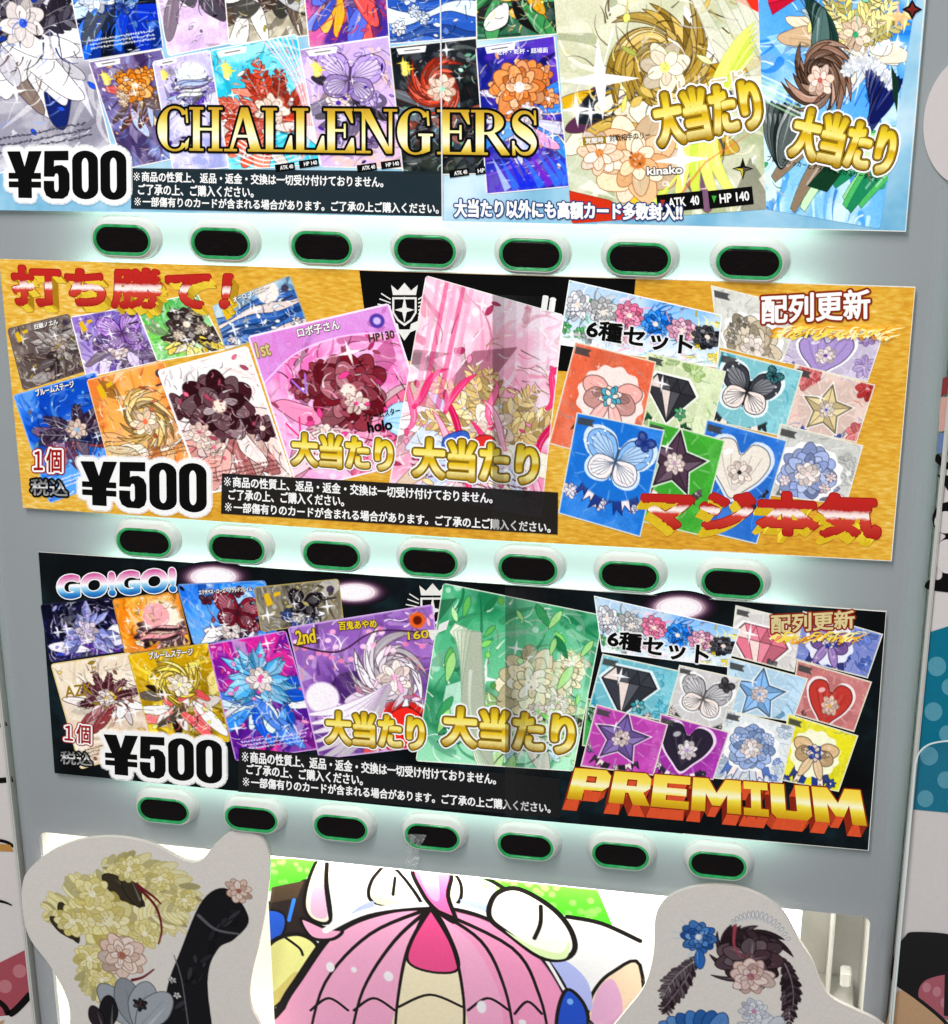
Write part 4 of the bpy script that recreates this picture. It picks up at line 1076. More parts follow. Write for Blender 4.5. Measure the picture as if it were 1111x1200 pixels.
lettering('name_lettering', 'ブレ、アタッカーとアタックを受けるリーダーを', px_quad(964, 197, 132, 7, 10.5), LY + 5e-5, [(.01, K_BLACK)], p1)
stat(p1, 797, 236.5, 54, 21, -5.5, 'ATK  40', LY + 6e-5, tri='b03028'); stat(p1, 856.5, 231.5, 52, 21, -6, 'HP 140', LY + 6e-5, tri='3fae3a')
for cx, cy, t in ((334, 196, 'ATK 40'), (362, 191.5, 'HP 140'), (430, 196.5, 'ATK 40'), (458, 192.5, 'HP 140'), (538, 202.5, 'ATK 40'), (563, 200, 'HP')):
    stat(p1, cx, cy, 23 if t != 'HP' else 12, 9, -8, t, LY + 6e-5)
f = Flat(LY); s_ = lambda pts, cx=870.5, cy=197.5, r=12: [at(cx + x * r, cy + y * r, LY) for x, y in pts]
f.poly(s_([(0, -1.1), (.25, -.25), (1.05, 0), (.25, .25), (0, 1.1), (-.25, .25), (-1.05, 0), (-.25, -.25)]), '101010'); f.poly(s_([(-.8, 0), (0, 0), (0, .85), (-.2, .2)]), 'd8c832'); f.poly(s_([(0, -.1), (.75, 0), (.2, .18), (0, .6)]), '5a564a')
f.build('star_mark', M_PRINT, p1); f = Flat(LY)
f.poly(s_([(0, -1.1), (.4, -.4), (1.1, 0), (.4, .4), (0, 1.1), (-.4, .4), (-1.1, 0), (-.4, -.4)], 1069, 11, 11), '181012'); f.poly(s_([(0, -.7), (.25, -.2), (.7, 0), (.2, .2), (0, .7), (-.2, .2), (-.7, 0), (-.2, -.2)], 1069, 11, 11), '7a2420')
f.build('star_mark', M_PRINT, p1)
lettering('notice_lettering', '大当たり以外にも高額カード多数封入!!', [(533, 233.5), (799, 239.5), (799, 258), (533, 254)], LY, [(.12, K_NAVY), (.045, K_WHITE)], p1)
lettering('name_lettering', '乾杯・乾杯・超場面', px_quad(612, 60, 60, 6, -3), LY, [(.02, K_WHITE)], p1)
f = Flat(LY - 4e-4); f.stroke([at(519.5, -150, LY), at(516.3, 0, LY), at(518.6, 258, LY)], .0008, 'd8dce0'); f.build('sheet_seam', M_PRINT, p1)
white_edge(p1, [(1096, -150), (1083.7, 0), (1061, 271), (700, 262.5)])
fin(p1)

# ---------------------------------------------------------------- middle poster
p2 = thing('poster', 'gold foil middle poster on the machine with red Japanese lettering', 'poster', (0.18, YS, -0.09), 'posters on the vending machine')
sheet('sheet', [(-1, 303.5), (577, 321), (577, 633), (27, 595)], M_GOLDBG, p2); sheet('sheet', [(577, 321), (1073, 336.2), (1045, 657.7), (577, 633)], M_GOLDBG, p2)
flat_quad('black_field', [(421, 317), (745, 327), (735, 440), (434, 420)], YS - 1.5e-5, K_BLACK, p2)
D = Deck(p2)
def nd(cv):
    cv.poly([(.1, .1), (.16, .08), (.2, .22), (.12, .24)], 'c8a83a'); cv.poly([(.22, .09), (.3, .08), (.3, .12), (.22, .14)], 'c8a83a')
    cv.blob(.88, .12, .05, .05, '40384a', .9, .2); cv.line([(.8, .24), (.93, .23)], 2.5, '3a3440')
D.bloom([(8, 385), (81, 367), (104, 434), (27, 458)], 'small brown grey printed card', 41, bg=('6e625e', '4a4240', '8a7e76'), m='8a827c', sk='a89a92', cl=['3a3030', '5a4c48', '7a6c66'], ac='9a8a5a', cx=.7, cy=.42, r=.3, cap=None, bc='6a605a', post=nd)
D.bloom([(82, 371), (159, 358), (186, 424), (101, 443)], 'small violet printed card', 42, kind='butterfly', bg=('8a72b4', 'd2c8e0', '5a4a90'), m='ae86d0', sk='f0dcd8', cl=['8a7a96', '4a3a4a', 'd8cce4', '6a5a8a'], ac='f0e8fa', cx=.66, cy=.34, r=.28, cap=None, post=nd)
D.bloom([(159, 358), (231, 343), (266, 410), (184, 424)], 'small green printed card', 43, kind='flower', bg=('4a9a50', 'd8e8c8', '7ac060'), m='3c302c', sk='f2e0cc', cl=['e8c83a', 'f4f0e0', 'f0dc7a', '2a2420'], ac='f4f4d8', cx=.62, cy=.42, r=.28, cap=None, post=nd)
D.bloom([(248, 358), (340, 322), (361, 379), (264, 411)], 'steel blue printed card', 44, bg=('8eaac0', '5a82ac', 'c8d6dc'), m='3a66a8', sk='e8d8d0', cl=['3a5a94', '6a90bc', 'a8c0d4', '24406e'], ac='dce6ee', cx=.68, cy=.36, r=.26, cap=None, bc='a8a890', post=nd)
D.bloom([(15, 463), (112, 436), (152, 556), (58, 590)], 'blue printed card with violet motif', 45, bg=('1e4a9c', '2f6ac4', '7ab0e8'), m='4a3c52', sk='eed6c8', cl=['3a2c40', '8a4a4a', '6a4a6a', '202848', 'b0a8c4'], ac='8ac8f4', cx=.5, cy=.42, r=.27, cap='e4e4f0', bc='8ab0e0', bokeh=16)
D.bloom([(101, 445), (192, 423), (238, 536), (133, 565)], 'orange printed card', 46, kind='swirl', bg=('d89c58', 'e8bc80', 'c87848'), m='e6c07a', sk='f6dcc0', cl=['f0dcb8', 'd8a878', 'c88858', 'f4e8d4'], ac='e87a5a', cx=.5, cy=.55, r=.33, cap='705040', bc='d8c0a0', post=nd)
D.bloom([(184, 434), (290, 405), (343, 560), (238, 580)], 'white printed card with dark maroon motif', 47, bg=('f0eae8', 'dcc8c4', 'f8f4f2'), m='3c1c24', sk='f6dcd0', cl=['d8a8a0', 'e8c8c0', 'c88a88', 'f0e0dc'], ac='e07890', cx=.5, cy=.55, r=.42, fall=1.3, cap='5a3a3a', bw=3, bc='f8f6f2', n=1.4, dark='200c12')
def pinkhead(cv):
    cv.poly(spline([(0, 0), (1, 0), (1, .22), (.75, .16), (.5, .15), (.25, .2), (0, .34)], True, 4), 'c490cc', .75)
    cv.line(spline([(0, .34), (.25, .2), (.5, .15), (.75, .16), (1, .22)], False, 6), 2, 'eed0f0', .9)
    cv.blob(.88, .1, .055, .055, '5a4690', 1, .15); cv.blob(.88, .1, .03, .03, 'c8b8e8', 1, .3)
    for x, y, c in ((.25, .42, 'a880d8'), (.12, .7, 'd8407a'), (.3, .9, 'f0b0d0')):
        cv.line(spline([(x - .05, y - .06), (x, y + .03), (x + .02, y + .03), (x + .05, y - .08)], False, 5), 2.4, c)
    for k in range(4): cv.strand((.72, .82), (.8, .7 + .05 * k), (.88, .72 + .08 * k), (.93, .74 + .07 * k), .09, 'b8d8f0', '6a9ac8', ol=.8)
D.bloom([(290, 394), (456, 355), (514, 534), (349, 576)], 'pink printed card with maroon motif', 48, kind='flower', bg=('e8a8d0', 'f0c4dc', 'e078b0'), m='742632', sk='f6dcd4', cl=['e89ab8', 'f4b8cc', 'd87898', 'f8d4dc'], ac='e05a94', cx=.55, cy=.52, r=.29, cap='7a3050', bw=2.5, bc='f2e4ec', n=1.4, bokeh=18, petals=16, post=pinkhead)
def pinkbig(cv):
    for k in range(14):
        s0 = (cv.rr.uniform(-.05, 1.05), cv.rr.uniform(.5, 1.5)); a = cv.rr.uniform(0, 6.28)
        cv.strand(s0, (s0[0] + .12 * math.cos(a), s0[1] - .1), (s0[0] + .1 * math.cos(a + 2), s0[1] - .25), (s0[0] + .2 * math.cos(a + 1), s0[1] - .3), .045, cv.rr.choice(['d8507e', 'e880a4', 'f4b8cc', 'b83060']), 'a02850', ol=.7)
    for k in range(5): cv.poly([(.08 + .06 * k, 0), (.11 + .06 * k, 0), (.1 + .05 * k, .8), (.06 + .05 * k, .8)], 'c04878' if k % 2 else 'e8a0bc', .55)
    cv.poly(spline([(.3, .98), (.44, .9), (.48, 1.02), (.34, 1.1)], True, 4), '3a62b0', .9, ow=1); cv.poly(spline([(.52, .92), (.62, .9), (.68, 1.02), (.56, 1.06), (.48, 1.0)], True, 4), 'b84040', 1, ow=1)
D.bloom([(499, 322.5), (661, 369), (634, 607), (455, 572)], 'tall pink printed card with blond motif', 49, kind='plume', bg=('f0c2d0', 'e89ab4', 'f8e4ea'), m='e8cf96', sk='f8e4d8', cl=['f6f4f6', 'e4dce8', 'f0c8d4', 'ecd8c4', 'c8d4ec'], ac='e0608c', cx=.52, cy=.62, r=.33, fall=1.2, cap='6a4050', bw=1.2, n=1.5, bokeh=14, petals=14, dark='5a3430', post=pinkbig)
R1 = [('e8e8f0', '4a9a5a'), ('c8c8c8', '505860'), ('e080a0', 'f0c0d0'), ('2f80d8', '205aa0'), ('e0a8c0', '6a7a98'), ('28282e', 'e8d040')]
q6 = [(667, 328), (846, 369), (841, 431), (655, 404)]
def six(deck, quad):
    w, h = qsize(quad); cv = Cv(w, h, 77); art_row(cv, R1); cv.border(1.5, 'e8ecec')
    return card_mesh('printed_card', quad, deck.y(), cv, deck.p, None, 0, 'wide printed card with a row of small blossoms')
def pat(cols, n=16):
    def f(cv):
        H = cv.h / cv.w
        for i in range(n): cv.poly(spline([(cv.rr.uniform(0, 1), cv.rr.uniform(.55, H)) for _ in range(4)], True, 3), cv.rr.choice(cols), .5, ow=.8)
    return f
D.rosette([(833, 334), (932, 358), (921, 426), (842, 407)], 'pale grey printed card with a beige motif', 51, bg='dadad2', m='d0c0a4', li='f4e6da', dk='383430', ac='7a7260', cy=.62, r=.36)
D.rosette([(930, 385), (1037, 388), (1017, 448), (916, 424)], 'lavender printed card with a purple motif', 52, bg='cfc4da', m='a892c8', li='f2e2e2', dk='3a2456', ac='6a3a92', cx=.42, cy=.34, r=.26, soft='9a80b8')
D.rosette([(932, 426), (1026, 451), (1004, 519), (917, 500)], 'red and white printed card with a blond motif', 53, bg='e2c8bc', m='e0cc9a', li='f8e4d4', dk='2a3a8a', ac='3a5ac4', cx=.5, cy=.45, r=.26, soft='c03838')
six(D, q6)
D.rosette([(844, 410), (941, 435), (918, 512), (827, 492)], 'teal printed card with a black and teal motif', 54, bg='8cccd4', m='3a3c44', li='f2e2da', dk='14181c', ac='2f9aa4', cx=.42, cy=.4, r=.32, soft='4ab4cc')
D.rosette([(758, 412), (851, 435), (830, 520), (750, 498)], 'pale green printed card with a black and white motif', 55, bg='dbe6bc', m='34343a', li='ecdcd4', dk='0c3a1c', ac='1e8a44', cx=.36, cy=.46, r=.28, soft='a8c878')
D.rosette([(674, 400), (769, 424), (744, 547), (643, 520)], 'orange red printed card with a pink motif', 56, bg='dc6848', m='ecb0a8', li='f8e0d8', dk='2a2424', ac='3aa0b8', cx=.56, cy=.52, r=.32)
D.rosette([(914, 496), (1012, 522), (992, 592), (896, 580)], 'grey printed card with a periwinkle motif', 57, bg='cbccc6', m='98a8d8', li='f6e6e0', dk='5a5a68', ac='f0d4d0', cx=.45, cy=.5, r=.33, soft='d8d8d4')
D.rosette([(828, 491), (923, 516), (887, 638), (803, 618)], 'blue printed card with a black and cream motif', 58, bg='2f72cc', m='e8e0d4', li='f6e4d8', dk='1a1a1e', ac='2a2428', cx=.5, cy=.48, r=.32)
D.rosette([(760, 491), (850, 516), (821, 628), (746, 610)], 'bright green printed card with a plum motif', 59, bg='46a838', m='50394a', li='f6e2da', dk='3a2430', ac='c090b8', cx=.42, cy=.45, r=.34)
D.rosette([(676, 483), (779, 504), (750.6, 629.6), (654, 601.6)], 'cobalt printed card with a light blue motif', 60, bg='2276d4', m='8ab8ec', li='f2e8e8', dk='1a2c70', ac='26408c', cx=.53, cy=.46, r=.34)
crest(p2, 474, 360, 26, YS - 2.9e-5)
notice(p2, [(260, 554.6), (654, 577), (653.5, 626.5), (259, 602)], K_NOTE2, [
    [(262, 558), (577, 577.5), (577, 590), (262, 570)], [(268, 573), (403, 581), (403, 593.5), (268, 585.5)], [(263, 588), (645, 612.5), (645, 624.5), (263, 599.5)]])
yen500(p2, [(95, 541), (242, 543.5), (242.5, 601), (96, 590.5)])
jackpot(p2, [(343, 508), (459, 514), (459, 552), (343, 544)]); jackpot(p2, [(486, 514), (630, 522), (628, 568), (485, 557)])
SW = ('e8c838', 'a87a10')
lettering('heading_lettering', '打ち勝て！', [(14, 313), (272, 319), (266, 363), (18, 356)], LY, [(.075, K_RED), (.05, M_RED)], p2, sweep=(.20, .22, *SW))
lettering('heading_lettering', '配列更新', [(893, 347), (1019, 339), (1019, 373), (893, 379)], LY, [(.10, K_RUST), (.028, K_WHITE)], p2)
lettering('heading_lettering', 'マジ本気', [(755, 574), (1026, 582), (1030, 630), (752, 618)], LY, [(.085, K_RED), (.06, M_RED)], p2, sweep=(-.16, .26, 'd8b420', 'f0dc40'))
lettering('heading_lettering', '6種セット', [(690, 374), (812, 394), (810, 417), (687, 395)], LY, [(.13, K_HALO), (.042, K_BLACK)], p2)
lettering('unit_lettering', '１個', [(40, 526), (72, 526), (72, 553), (40, 553)], LY, [(.15, K_RED), (.10, K_WHITE), (.02, K_RED)], p2)
lettering('unit_lettering', '税込', [(36, 561), (79, 563), (79, 582), (36, 580)], LY, [(.14, K_BLACK), (.02, M_CHROME)], p2)
for t, q in (('ロボ子さん', px_quad(373, 385, 50, 11, -12)), ('ブルームステージ', px_quad(64, 455, 46, 8, -14)), ('オーロ・クロニー', px_quad(294, 344, 44, 6, -20)), ('白銀ノエル', px_quad(54, 380, 28, 6, -13))):
    lettering('name_lettering', t, q, LY, [(.08, K_BROWN), (.03, K_WHITE)], p2)
lettering('name_lettering', 'AZKi', px_quad(240, 427, 22, 6, -13), LY, [(.05, K_WHITE)], p2)
lettering('name_lettering', 'HP130', px_quad(447, 394, 30, 9, -10), LY, [(.04, K_BROWN)], p2)
lettering('name_lettering', '1st', px_quad(308, 409, 16, 17, -13), LY, [(.08, K_OLD), (.02, K_PALE)], p2)
lettering('name_lettering', 'ブルームスター', px_quad(447, 485, 44, 8, -12), LY, [(.02, K_BLACK)], p2)
lettering('name_lettering', 'holo', px_quad(445, 499, 28, 12, -8), LY, [(.05, K_BLACK)], p2)
lettering('name_lettering', 'li', px_quad(643, 356, 13, 15, 8), LY, [(.11, K_WHITE)], p2)
f = Flat(LY + 5e-5); rr = random.Random(26)
for i in range(78):
    x = 902 + i * 1.8; yy = 391 + rr.uniform(-5, 4); l = rr.uniform(8, 22)
    f.stroke([at(*p, LY) for p in spline([(x, yy + 3), (x + l * .4, yy - rr.uniform(-1, 4)), (x + l, yy + rr.uniform(-5, 2))], False, 4)], rr.uniform(.0008, .0022), rr.choice(['f4dc50', 'f0b430', 'fff4b0', 'd88a20', 'f8e880']), .0002)
f.build('flame_underline', M_PRINT, p2)
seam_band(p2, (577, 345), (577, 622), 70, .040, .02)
white_edge(p2, [(421, 316), (1072.4, 336.5), (1044.5, 657.4), (800, 644)])
fin(p2)

# ---------------------------------------------------------------- bottom poster
p3 = thing('poster', 'black bottom poster on the machine with the words GO!GO! and PREMIUM', 'poster', (0.18, YS, -0.28), 'posters on the vending machine')
sheet('sheet', [(45, 647), (592, 685), (592, 958), (64, 906)], M_NIGHT, p3); sheet('sheet', [(592, 685), (1039, 716.5), (1018, 997), (592, 958)], M_NIGHT, p3)
for cx, cy, a, b in ((250, 676, 27, 11), (415, 694, 25, 10), (796, 712, 27, 12)):  # white ellipses on the sheet, fading outward in darker rings
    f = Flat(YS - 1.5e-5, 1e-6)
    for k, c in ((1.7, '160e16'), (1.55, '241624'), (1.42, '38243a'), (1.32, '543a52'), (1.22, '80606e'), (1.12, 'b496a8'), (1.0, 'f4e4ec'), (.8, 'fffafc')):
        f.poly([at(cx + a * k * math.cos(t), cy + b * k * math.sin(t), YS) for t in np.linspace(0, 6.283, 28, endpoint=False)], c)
    f.build('white_ellipse', M_PRINT, p3)
D = Deck(p3)
D.bloom([(47, 708), (131, 700), (150, 763), (58, 777)], 'dark navy printed card with silver blue motif', 61, kind='crystal', bg=('141428', '2a2450', '0a0a14'), m='8a90c8', sk='d8ccd8', cl=['2c3ca0', '1c1c30', 'e8e4f8', '5a3a8a'], ac='c8b8f0', cx=.55, cy=.4, r=.3, cap=None, bc='2a2a40', stars=5)
D.bloom([(131, 702), (209, 692), (224, 756), (146, 767)], 'amber printed card with pink motif', 62, bg=('d88a34', 'c06a20', 'f0b85a'), m='e0a0a4', sk='f4dcc8', cl=['2a2224', '1c1618', 'f0d0bc', '4a3030'], ac='f4d080', cx=.66, cy=.36, r=.27, cap=None, bc='9a7a4a')
D.bloom([(207, 684.6), (311, 680), (325, 744), (227, 756)], 'bright blue printed card with crimson motif', 63, bg=('3f86d8', '8ab8ec', '2a5ab0'), m='7a2434', sk='f0e0dc', cl=['f0f0f4', '20242c', 'd8dce8', '3a3a44'], ac='202430', cx=.6, cy=.38, r=.25, cap=None, bc='7a92b8')
D.bloom([(297, 688), (397, 678), (403, 727), (306, 741)], 'taupe printed card with black motif', 64, kind='butterfly', bg=('6e685c', '8c8472', '504a40'), m='1c1a1e', sk='e8e4e4', cl=['2a3450', '181818', 'e4e4e8', '3a4a7a'], ac='a8a078', cx=.55, cy=.26, r=.17, cap=None, bc='a09468', shards=3, post=nd)
D.bloom([(59, 778), (153, 764), (184, 876), (94, 902)], 'cream printed card with auburn motif', 65, kind='plume', bg=('e2d6c4', 'cbb9a8', 'f0e8da'), m='5a2c30', sk='f4e4dc', cl=['f4f0ee', 'e4dcd8', 'c8a8a4', '8a4a4c'], ac='c8a848', cx=.62, cy=.38, r=.24, fall=1.4, cap='6a5a50', bc='c8b888')
D.bloom([(149, 767), (245, 753), (270, 870), (176, 862)], 'golden yellow printed card', 66, bg=('c8a428', '5a4a14', 'f4dc60'), m='ecd050', sk='f8e8d4', cl=['f4f0ec', 'c8505a', 'e4dcd8', 'd86a6c', '2a2018'], ac='fff4a0', cx=.5, cy=.45, r=.3, cap=None, bc='b8a860', stars=6)
D.bloom([(243, 755), (335, 738.6), (375, 878), (276, 892)], 'magenta printed card with sky blue motif', 67, bg=('7a2c8c', '4a2a80', 'e04898'), m='6ab8e8', sk='f6e8e4', cl=['f4f6fa', '4a90e0', '2a60c0', 'd8e8f8'], ac='ff70b0', cx=.52, cy=.52, r=.33, fall=1.2, cap='e0e0f4', bc='c0a0d0', n=1.4)
def blossom(cv):
    for k in range(60):
        x = cv.rr.uniform(0, 1); y = cv.rr.choice([cv.rr.uniform(0, .3), cv.rr.uniform(.9, 1.3)]); cv.blob(x, y, .025, .02, cv.rr.choice(['f0b8d0', 'e090b4', 'f8dce8']), .85, .3)
    cv.line(spline([(0, .12), (.3, .22), (.6, .12), (1, .2)], False, 6), 3, '3a2430', .9, 1.5)
    cv.blob(.13, .52, .13, .12, 'f8ecf4', .95, .15); cv.blob(.88, .09, .06, .06, 'c8683a', 1, .2); cv.blob(.88, .09, .035, .035, '5a2418', 1, .3)
    for k in range(7): cv.strand((.62, .5), (.45, .6 + .03 * k), (.25, .65 + .05 * k), (-.05, .62 + .07 * k), .07, shade('f0e8f0', 1 - .04 * k), 'a890b0', ol=.8)
    cv.poly(spline([(.56, .72), (.72, .66), (.84, .8), (.78, 1.0), (.62, 1.02), (.5, .88)], True, 4), 'c83c34', 1, ow=1.2)
    for k in range(4): cv.line([(.58 + .05 * k, .74), (.62 + .05 * k, .98)], 1.6, '8a1c20', .7)
D.bloom([(337, 735), (507, 708), (528, 872), (374, 890)], 'purple printed card with pale swirl motif', 68, kind='swirl', bg=('8c66a8', 'b490c4', '5a3c78'), m='ece0ea', sk='f6e4de', cl=['c43a34', 'f0e4ec', 'b02c30', 'd8c8d8'], ac='f4b8d4', cx=.64, cy=.42, r=.25, fall=1.1, cap='4a3050', bw=2, bc='c8b0d4', n=1.2, post=blossom)
def leaves(cv):
    H = cv.h / cv.w
    for k in range(26):
        x, y = cv.rr.uniform(0, 1), cv.rr.uniform(0, H); a = cv.rr.uniform(.8, 2.2); l = cv.rr.uniform(.08, .24); d = np.array([math.cos(a), math.sin(a)]); nn = np.array([-d[1], d[0]]); p = np.array([x, y])
        if .25 < x < .8 and .3 < y < 1.0: continue
        cv.poly(spline([p, p + d * l * .4 + nn * l * .16, p + d * l, p + d * l * .4 - nn * l * .16], True, 4), cv.rr.choice(['6aa860', '3f8a5a', 'a8d090', '2a6a48']), .9, ow=.8, oc='2a5a40')
    for k in range(5): cv.line([(.62 + .08 * k, .3), (.6 + .09 * k, 1.1)], 7, 'c8ecdc', .35, 3)
    for k in range(6): cv.strand((.1 + .03 * k, .25), (.3, .3 + .1 * k), (.28, .7), (.42 + .02 * k, 1.15), .14, shade('e4ecd8', 1 - .05 * k), '8aa08a', ol=.9)
D.bloom([(519, 683), (708, 721), (672, 904), (487, 892)], 'pale green leafy printed card', 69, kind='flower', bg=('4e9c74', 'b4e0c4', '256a4a'), m='e4dcb8', sk='f2e8d8', cl=['eef0e4', 'd8e4d0', '3a4438', 'b8d8e0', 'a8c890'], ac='8ac878', cx=.64, cy=.52, r=.24, cap='30483a', bw=1.2, n=1.2, dark='4a5a48', post=leaves)
D.rosette([(862, 709), (941, 728), (931, 788), (855, 768)], 'white printed card with a rose pink motif', 71, bg='e2dedb', m='e07c90', li='f8e0d8', dk='2a2426', ac='4a4448', cx=.42, cy=.52, r=.36)
D.rosette([(941, 716), (1035, 743), (1017, 795), (931, 773)], 'slate blue printed card with a violet motif', 72, bg='7a86c4', m='8c6ab0', li='ecd8dc', dk='1c2460', ac='2a3c98', cx=.4, cy=.28, r=.25, soft='5a74c8')
six(D, [(696, 698), (868, 737), (853, 782), (705, 764)])
D.rosette([(688, 818), (712, 824), (704, 878), (682, 874)], 'sliver of a green printed card', 70, bg='3aa050', m='2a7a3c', li='d8ecd0', dk='0c3a1c', ac='f0f0f0')
D.rosette([(934, 773), (1022, 799), (1001, 858), (926, 836)], 'dusty red printed card with a scarlet motif', 73, bg='c47a78', m='b83c34', li='f2ccb8', dk='2a2a30', ac='d8a838', cx=.52, cy=.42, r=.26)
D.rosette([(853, 770), (947, 795), (929, 846), (850, 834)], 'icy blue printed card with a blue motif', 74, bg='bfdcee', m='8cbcec', li='f6e8e8', dk='2a4a90', ac='5a9ae0', cx=.45, cy=.36, r=.28, soft='8ac0e8')
D.rosette([(796, 779), (869, 795), (850, 859), (781, 837)], 'white printed card with a grey motif', 75, bg='dcdad8', m='b4b2b4', li='f2e4de', dk='2a282a', ac='3a383c', cx=.5, cy=.46, r=.36)
D.rosette([(706, 766), (797, 786), (780, 846), (690, 828)], 'turquoise printed card with a black motif', 76, bg='7cc4d2', m='3a3c44', li='f2e2da', dk='14181c', ac='2f9aa4', cx=.42, cy=.36, r=.3, soft='44b0c8')
D.rosette([(923, 836), (1006, 862), (983, 928), (912, 914)], 'yellow printed card with a tan motif', 77, bg='e4dc2c', m='dcba8c', li='f8e4d4', dk='1c2c60', ac='2a4490', cx=.48, cy=.44, r=.3)
D.rosette([(851, 831), (932, 851), (916, 920), (834, 912)], 'pale printed card with a powder blue motif', 78, bg='dfe4e4', m='96b0e0', li='f6e6e0', dk='4a6ab0', ac='e8ecf4', cx=.46, cy=.46, r=.32, soft='c8d8e8')
D.rosette([(774, 836), (855, 858), (836, 914), (764, 908)], 'violet printed card with a black motif', 79, bg='a83ca8', m='2a2434', li='eee2e4', dk='1c1428', ac='b890d0', cx=.44, cy=.4, r=.32)
D.rosette([(699, 825), (783, 849), (766, 909), (680, 898)], 'magenta printed card with a purple motif', 80, bg='c04cb0', m='7a62a4', li='f4e0dc', dk='241c28', ac='2c2430', cx=.44, cy=.38, r=.3)
crest(p3, 507, 712, 26, YS - 2.9e-5)
notice(p3, [(280, 876), (656, 912.5), (656, 958.5), (279, 928)], K_NOTE2, [
    [(283, 880), (581, 907), (581, 919.5), (283, 893)], [(289, 895), (425, 908), (425, 920.5), (289, 907)], [(284, 910), (645, 941.5), (645, 953), (284, 921.5)]])
yen500(p3, [(122, 861), (260, 868), (260.5, 919), (123, 906)])
jackpot(p3, [(383, 834), (496, 840), (496, 879), (383, 870)]); jackpot(p3, [(522, 829), (672, 838), (671, 884), (520, 872)])
lettering('heading_lettering', 'GO!GO!', [(68, 676), (204, 667), (205, 692), (69, 701)], LY, [(.17, K_BLACK), (.12, K_WHITE), (.075, M_GOGO)], p3)
lettering('heading_lettering', '配列更新', [(904, 721), (1001, 715), (1001, 736), (904, 742)], LY, [(.11, K_RUST), (.028, K_PALE)], p3)
lettering('heading_lettering', '6種セット', [(714, 738), (831, 757), (829, 780), (712, 757)], LY, [(.13, K_HALO), (.042, K_BLACK)], p3)
lettering('unit_lettering', '１個', [(76, 848), (106, 850), (106, 872), (76, 869)], LY, [(.15, K_RED), (.10, K_WHITE), (.02, K_RED)], p3)
lettering('unit_lettering', '税込', [(71, 880), (108, 882), (108, 898), (71, 895)], LY, [(.14, K_BLACK), (.02, M_CHROME)], p3)
for t, q, m in (('百鬼あやめ', px_quad(419, 732, 44, 10, -4), K_YEL), ('2nd', px_quad(358, 746, 22, 16, -8), K_YEL), ('160', px_quad(490, 744, 24, 9, -6), K_YEL), ('ブルームステージ', px_quad(200, 766, 52, 8, -6), K_WHITE), ('エリザベス・ローズ・ブラッドフレイム', px_quad(264, 692, 62, 5.5, -4), K_WHITE)):
    lettering('name_lettering', t, q, LY, [(.10, K_BROWN), (.03, m)], p3)
lettering('name_lettering', 'AZK', px_quad(92, 809, 32, 13, -8), LY + 9e-5, [(.02, K_OLD)], p3)
def premium(parent):
    Rr = lambda x0, y0, x1, y1: [(x0, y0), (x1, y0), (x1, y1), (x0, y1)]
    P = [[[(0, 0), (.85, 0), (1, .16), (1, .5), (.85, .66), (.38, .66), (.38, 1), (0, 1)], Rr(.38, .22, .64, .42)]]
    R = [[[(0, 0), (.85, 0), (1, .16), (1, .46), (.84, .6), (1.05, 1), (.62, 1), (.46, .64), (.38, .64), (.38, 1), (0, 1)], Rr(.38, .22, .64, .42)]]
    E = [[[(0, 0), (1, 0), (1, .24), (.38, .24), (.38, .38), (.92, .38), (.92, .6), (.38, .6), (.38, .76), (1, .76), (1, 1), (0, 1)]]]
    M = [[[(0, 0), (.32, 0), (.5, .42), (.68, 0), (1, 0), (1, 1), (.72, 1), (.72, .45), (.58, .8), (.42, .8), (.28, .45), (.28, 1), (0, 1)]]]
    I = [[[(0, 0), (1, 0), (1, .22), (.7, .22), (.7, .78), (1, .78), (1, 1), (0, 1), (0, .78), (.3, .78), (.3, .22), (0, .22)]]]
    U = [[[(0, 0), (.36, 0), (.36, .76), (.64, .76), (.64, 0), (1, 0), (1, .86), (.88, 1), (.12, 1), (0, .86)]]]
    L = []; ws = [(P, 1.0), (R, 1.0), (E, .95), (M, 1.25), (I, .62), (U, 1.0), (M, 1.25)]; tot = sum(w for _, w in ws) + .07 * 6; x = 0
    for g, w in ws:
        for pl in g: L.append([[((x + p[0] * w) / tot, p[1]) for p in l] for l in pl])
        x += w + .07
    lettering('title_lettering', loops_glyphs(L, 6), [(674, 900), (1008, 926), (1016, 968), (664, 936)], LY, [(.035, K_RUST), (0, M_PREM)], parent, sweep=(-.12, .34, 'd8502a', '7a1c0c'))
premium(p3)
f = Flat(LY + 5e-5); rr = random.Random(16)
for i in range(48):
    x = 902 + i * 2.1; yy = 748 + rr.uniform(-5, 4); l = rr.uniform(8, 22)
    f.stroke([at(*p, LY) for p in spline([(x, yy + 3), (x + l * .4, yy - rr.uniform(-1, 4)), (x + l, yy + rr.uniform(-5, 2))], False, 4)], rr.uniform(.0008, .0022), rr.choice(['f4dc50', 'f0b430', 'fff4b0', 'd88a20', 'f8e880']), .0002)
f.build('flame_underline', M_PRINT, p3)
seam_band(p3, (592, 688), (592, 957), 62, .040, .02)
white_edge(p3, [(592, 685), (1038.6, 716.8), (1017.6, 996.7), (800, 977)], .0005)
fin(p3)

# ================================================================== display picture, cut-out boards, side boards
def px(pts, y): return [at(a, b, y) for a, b in pts]
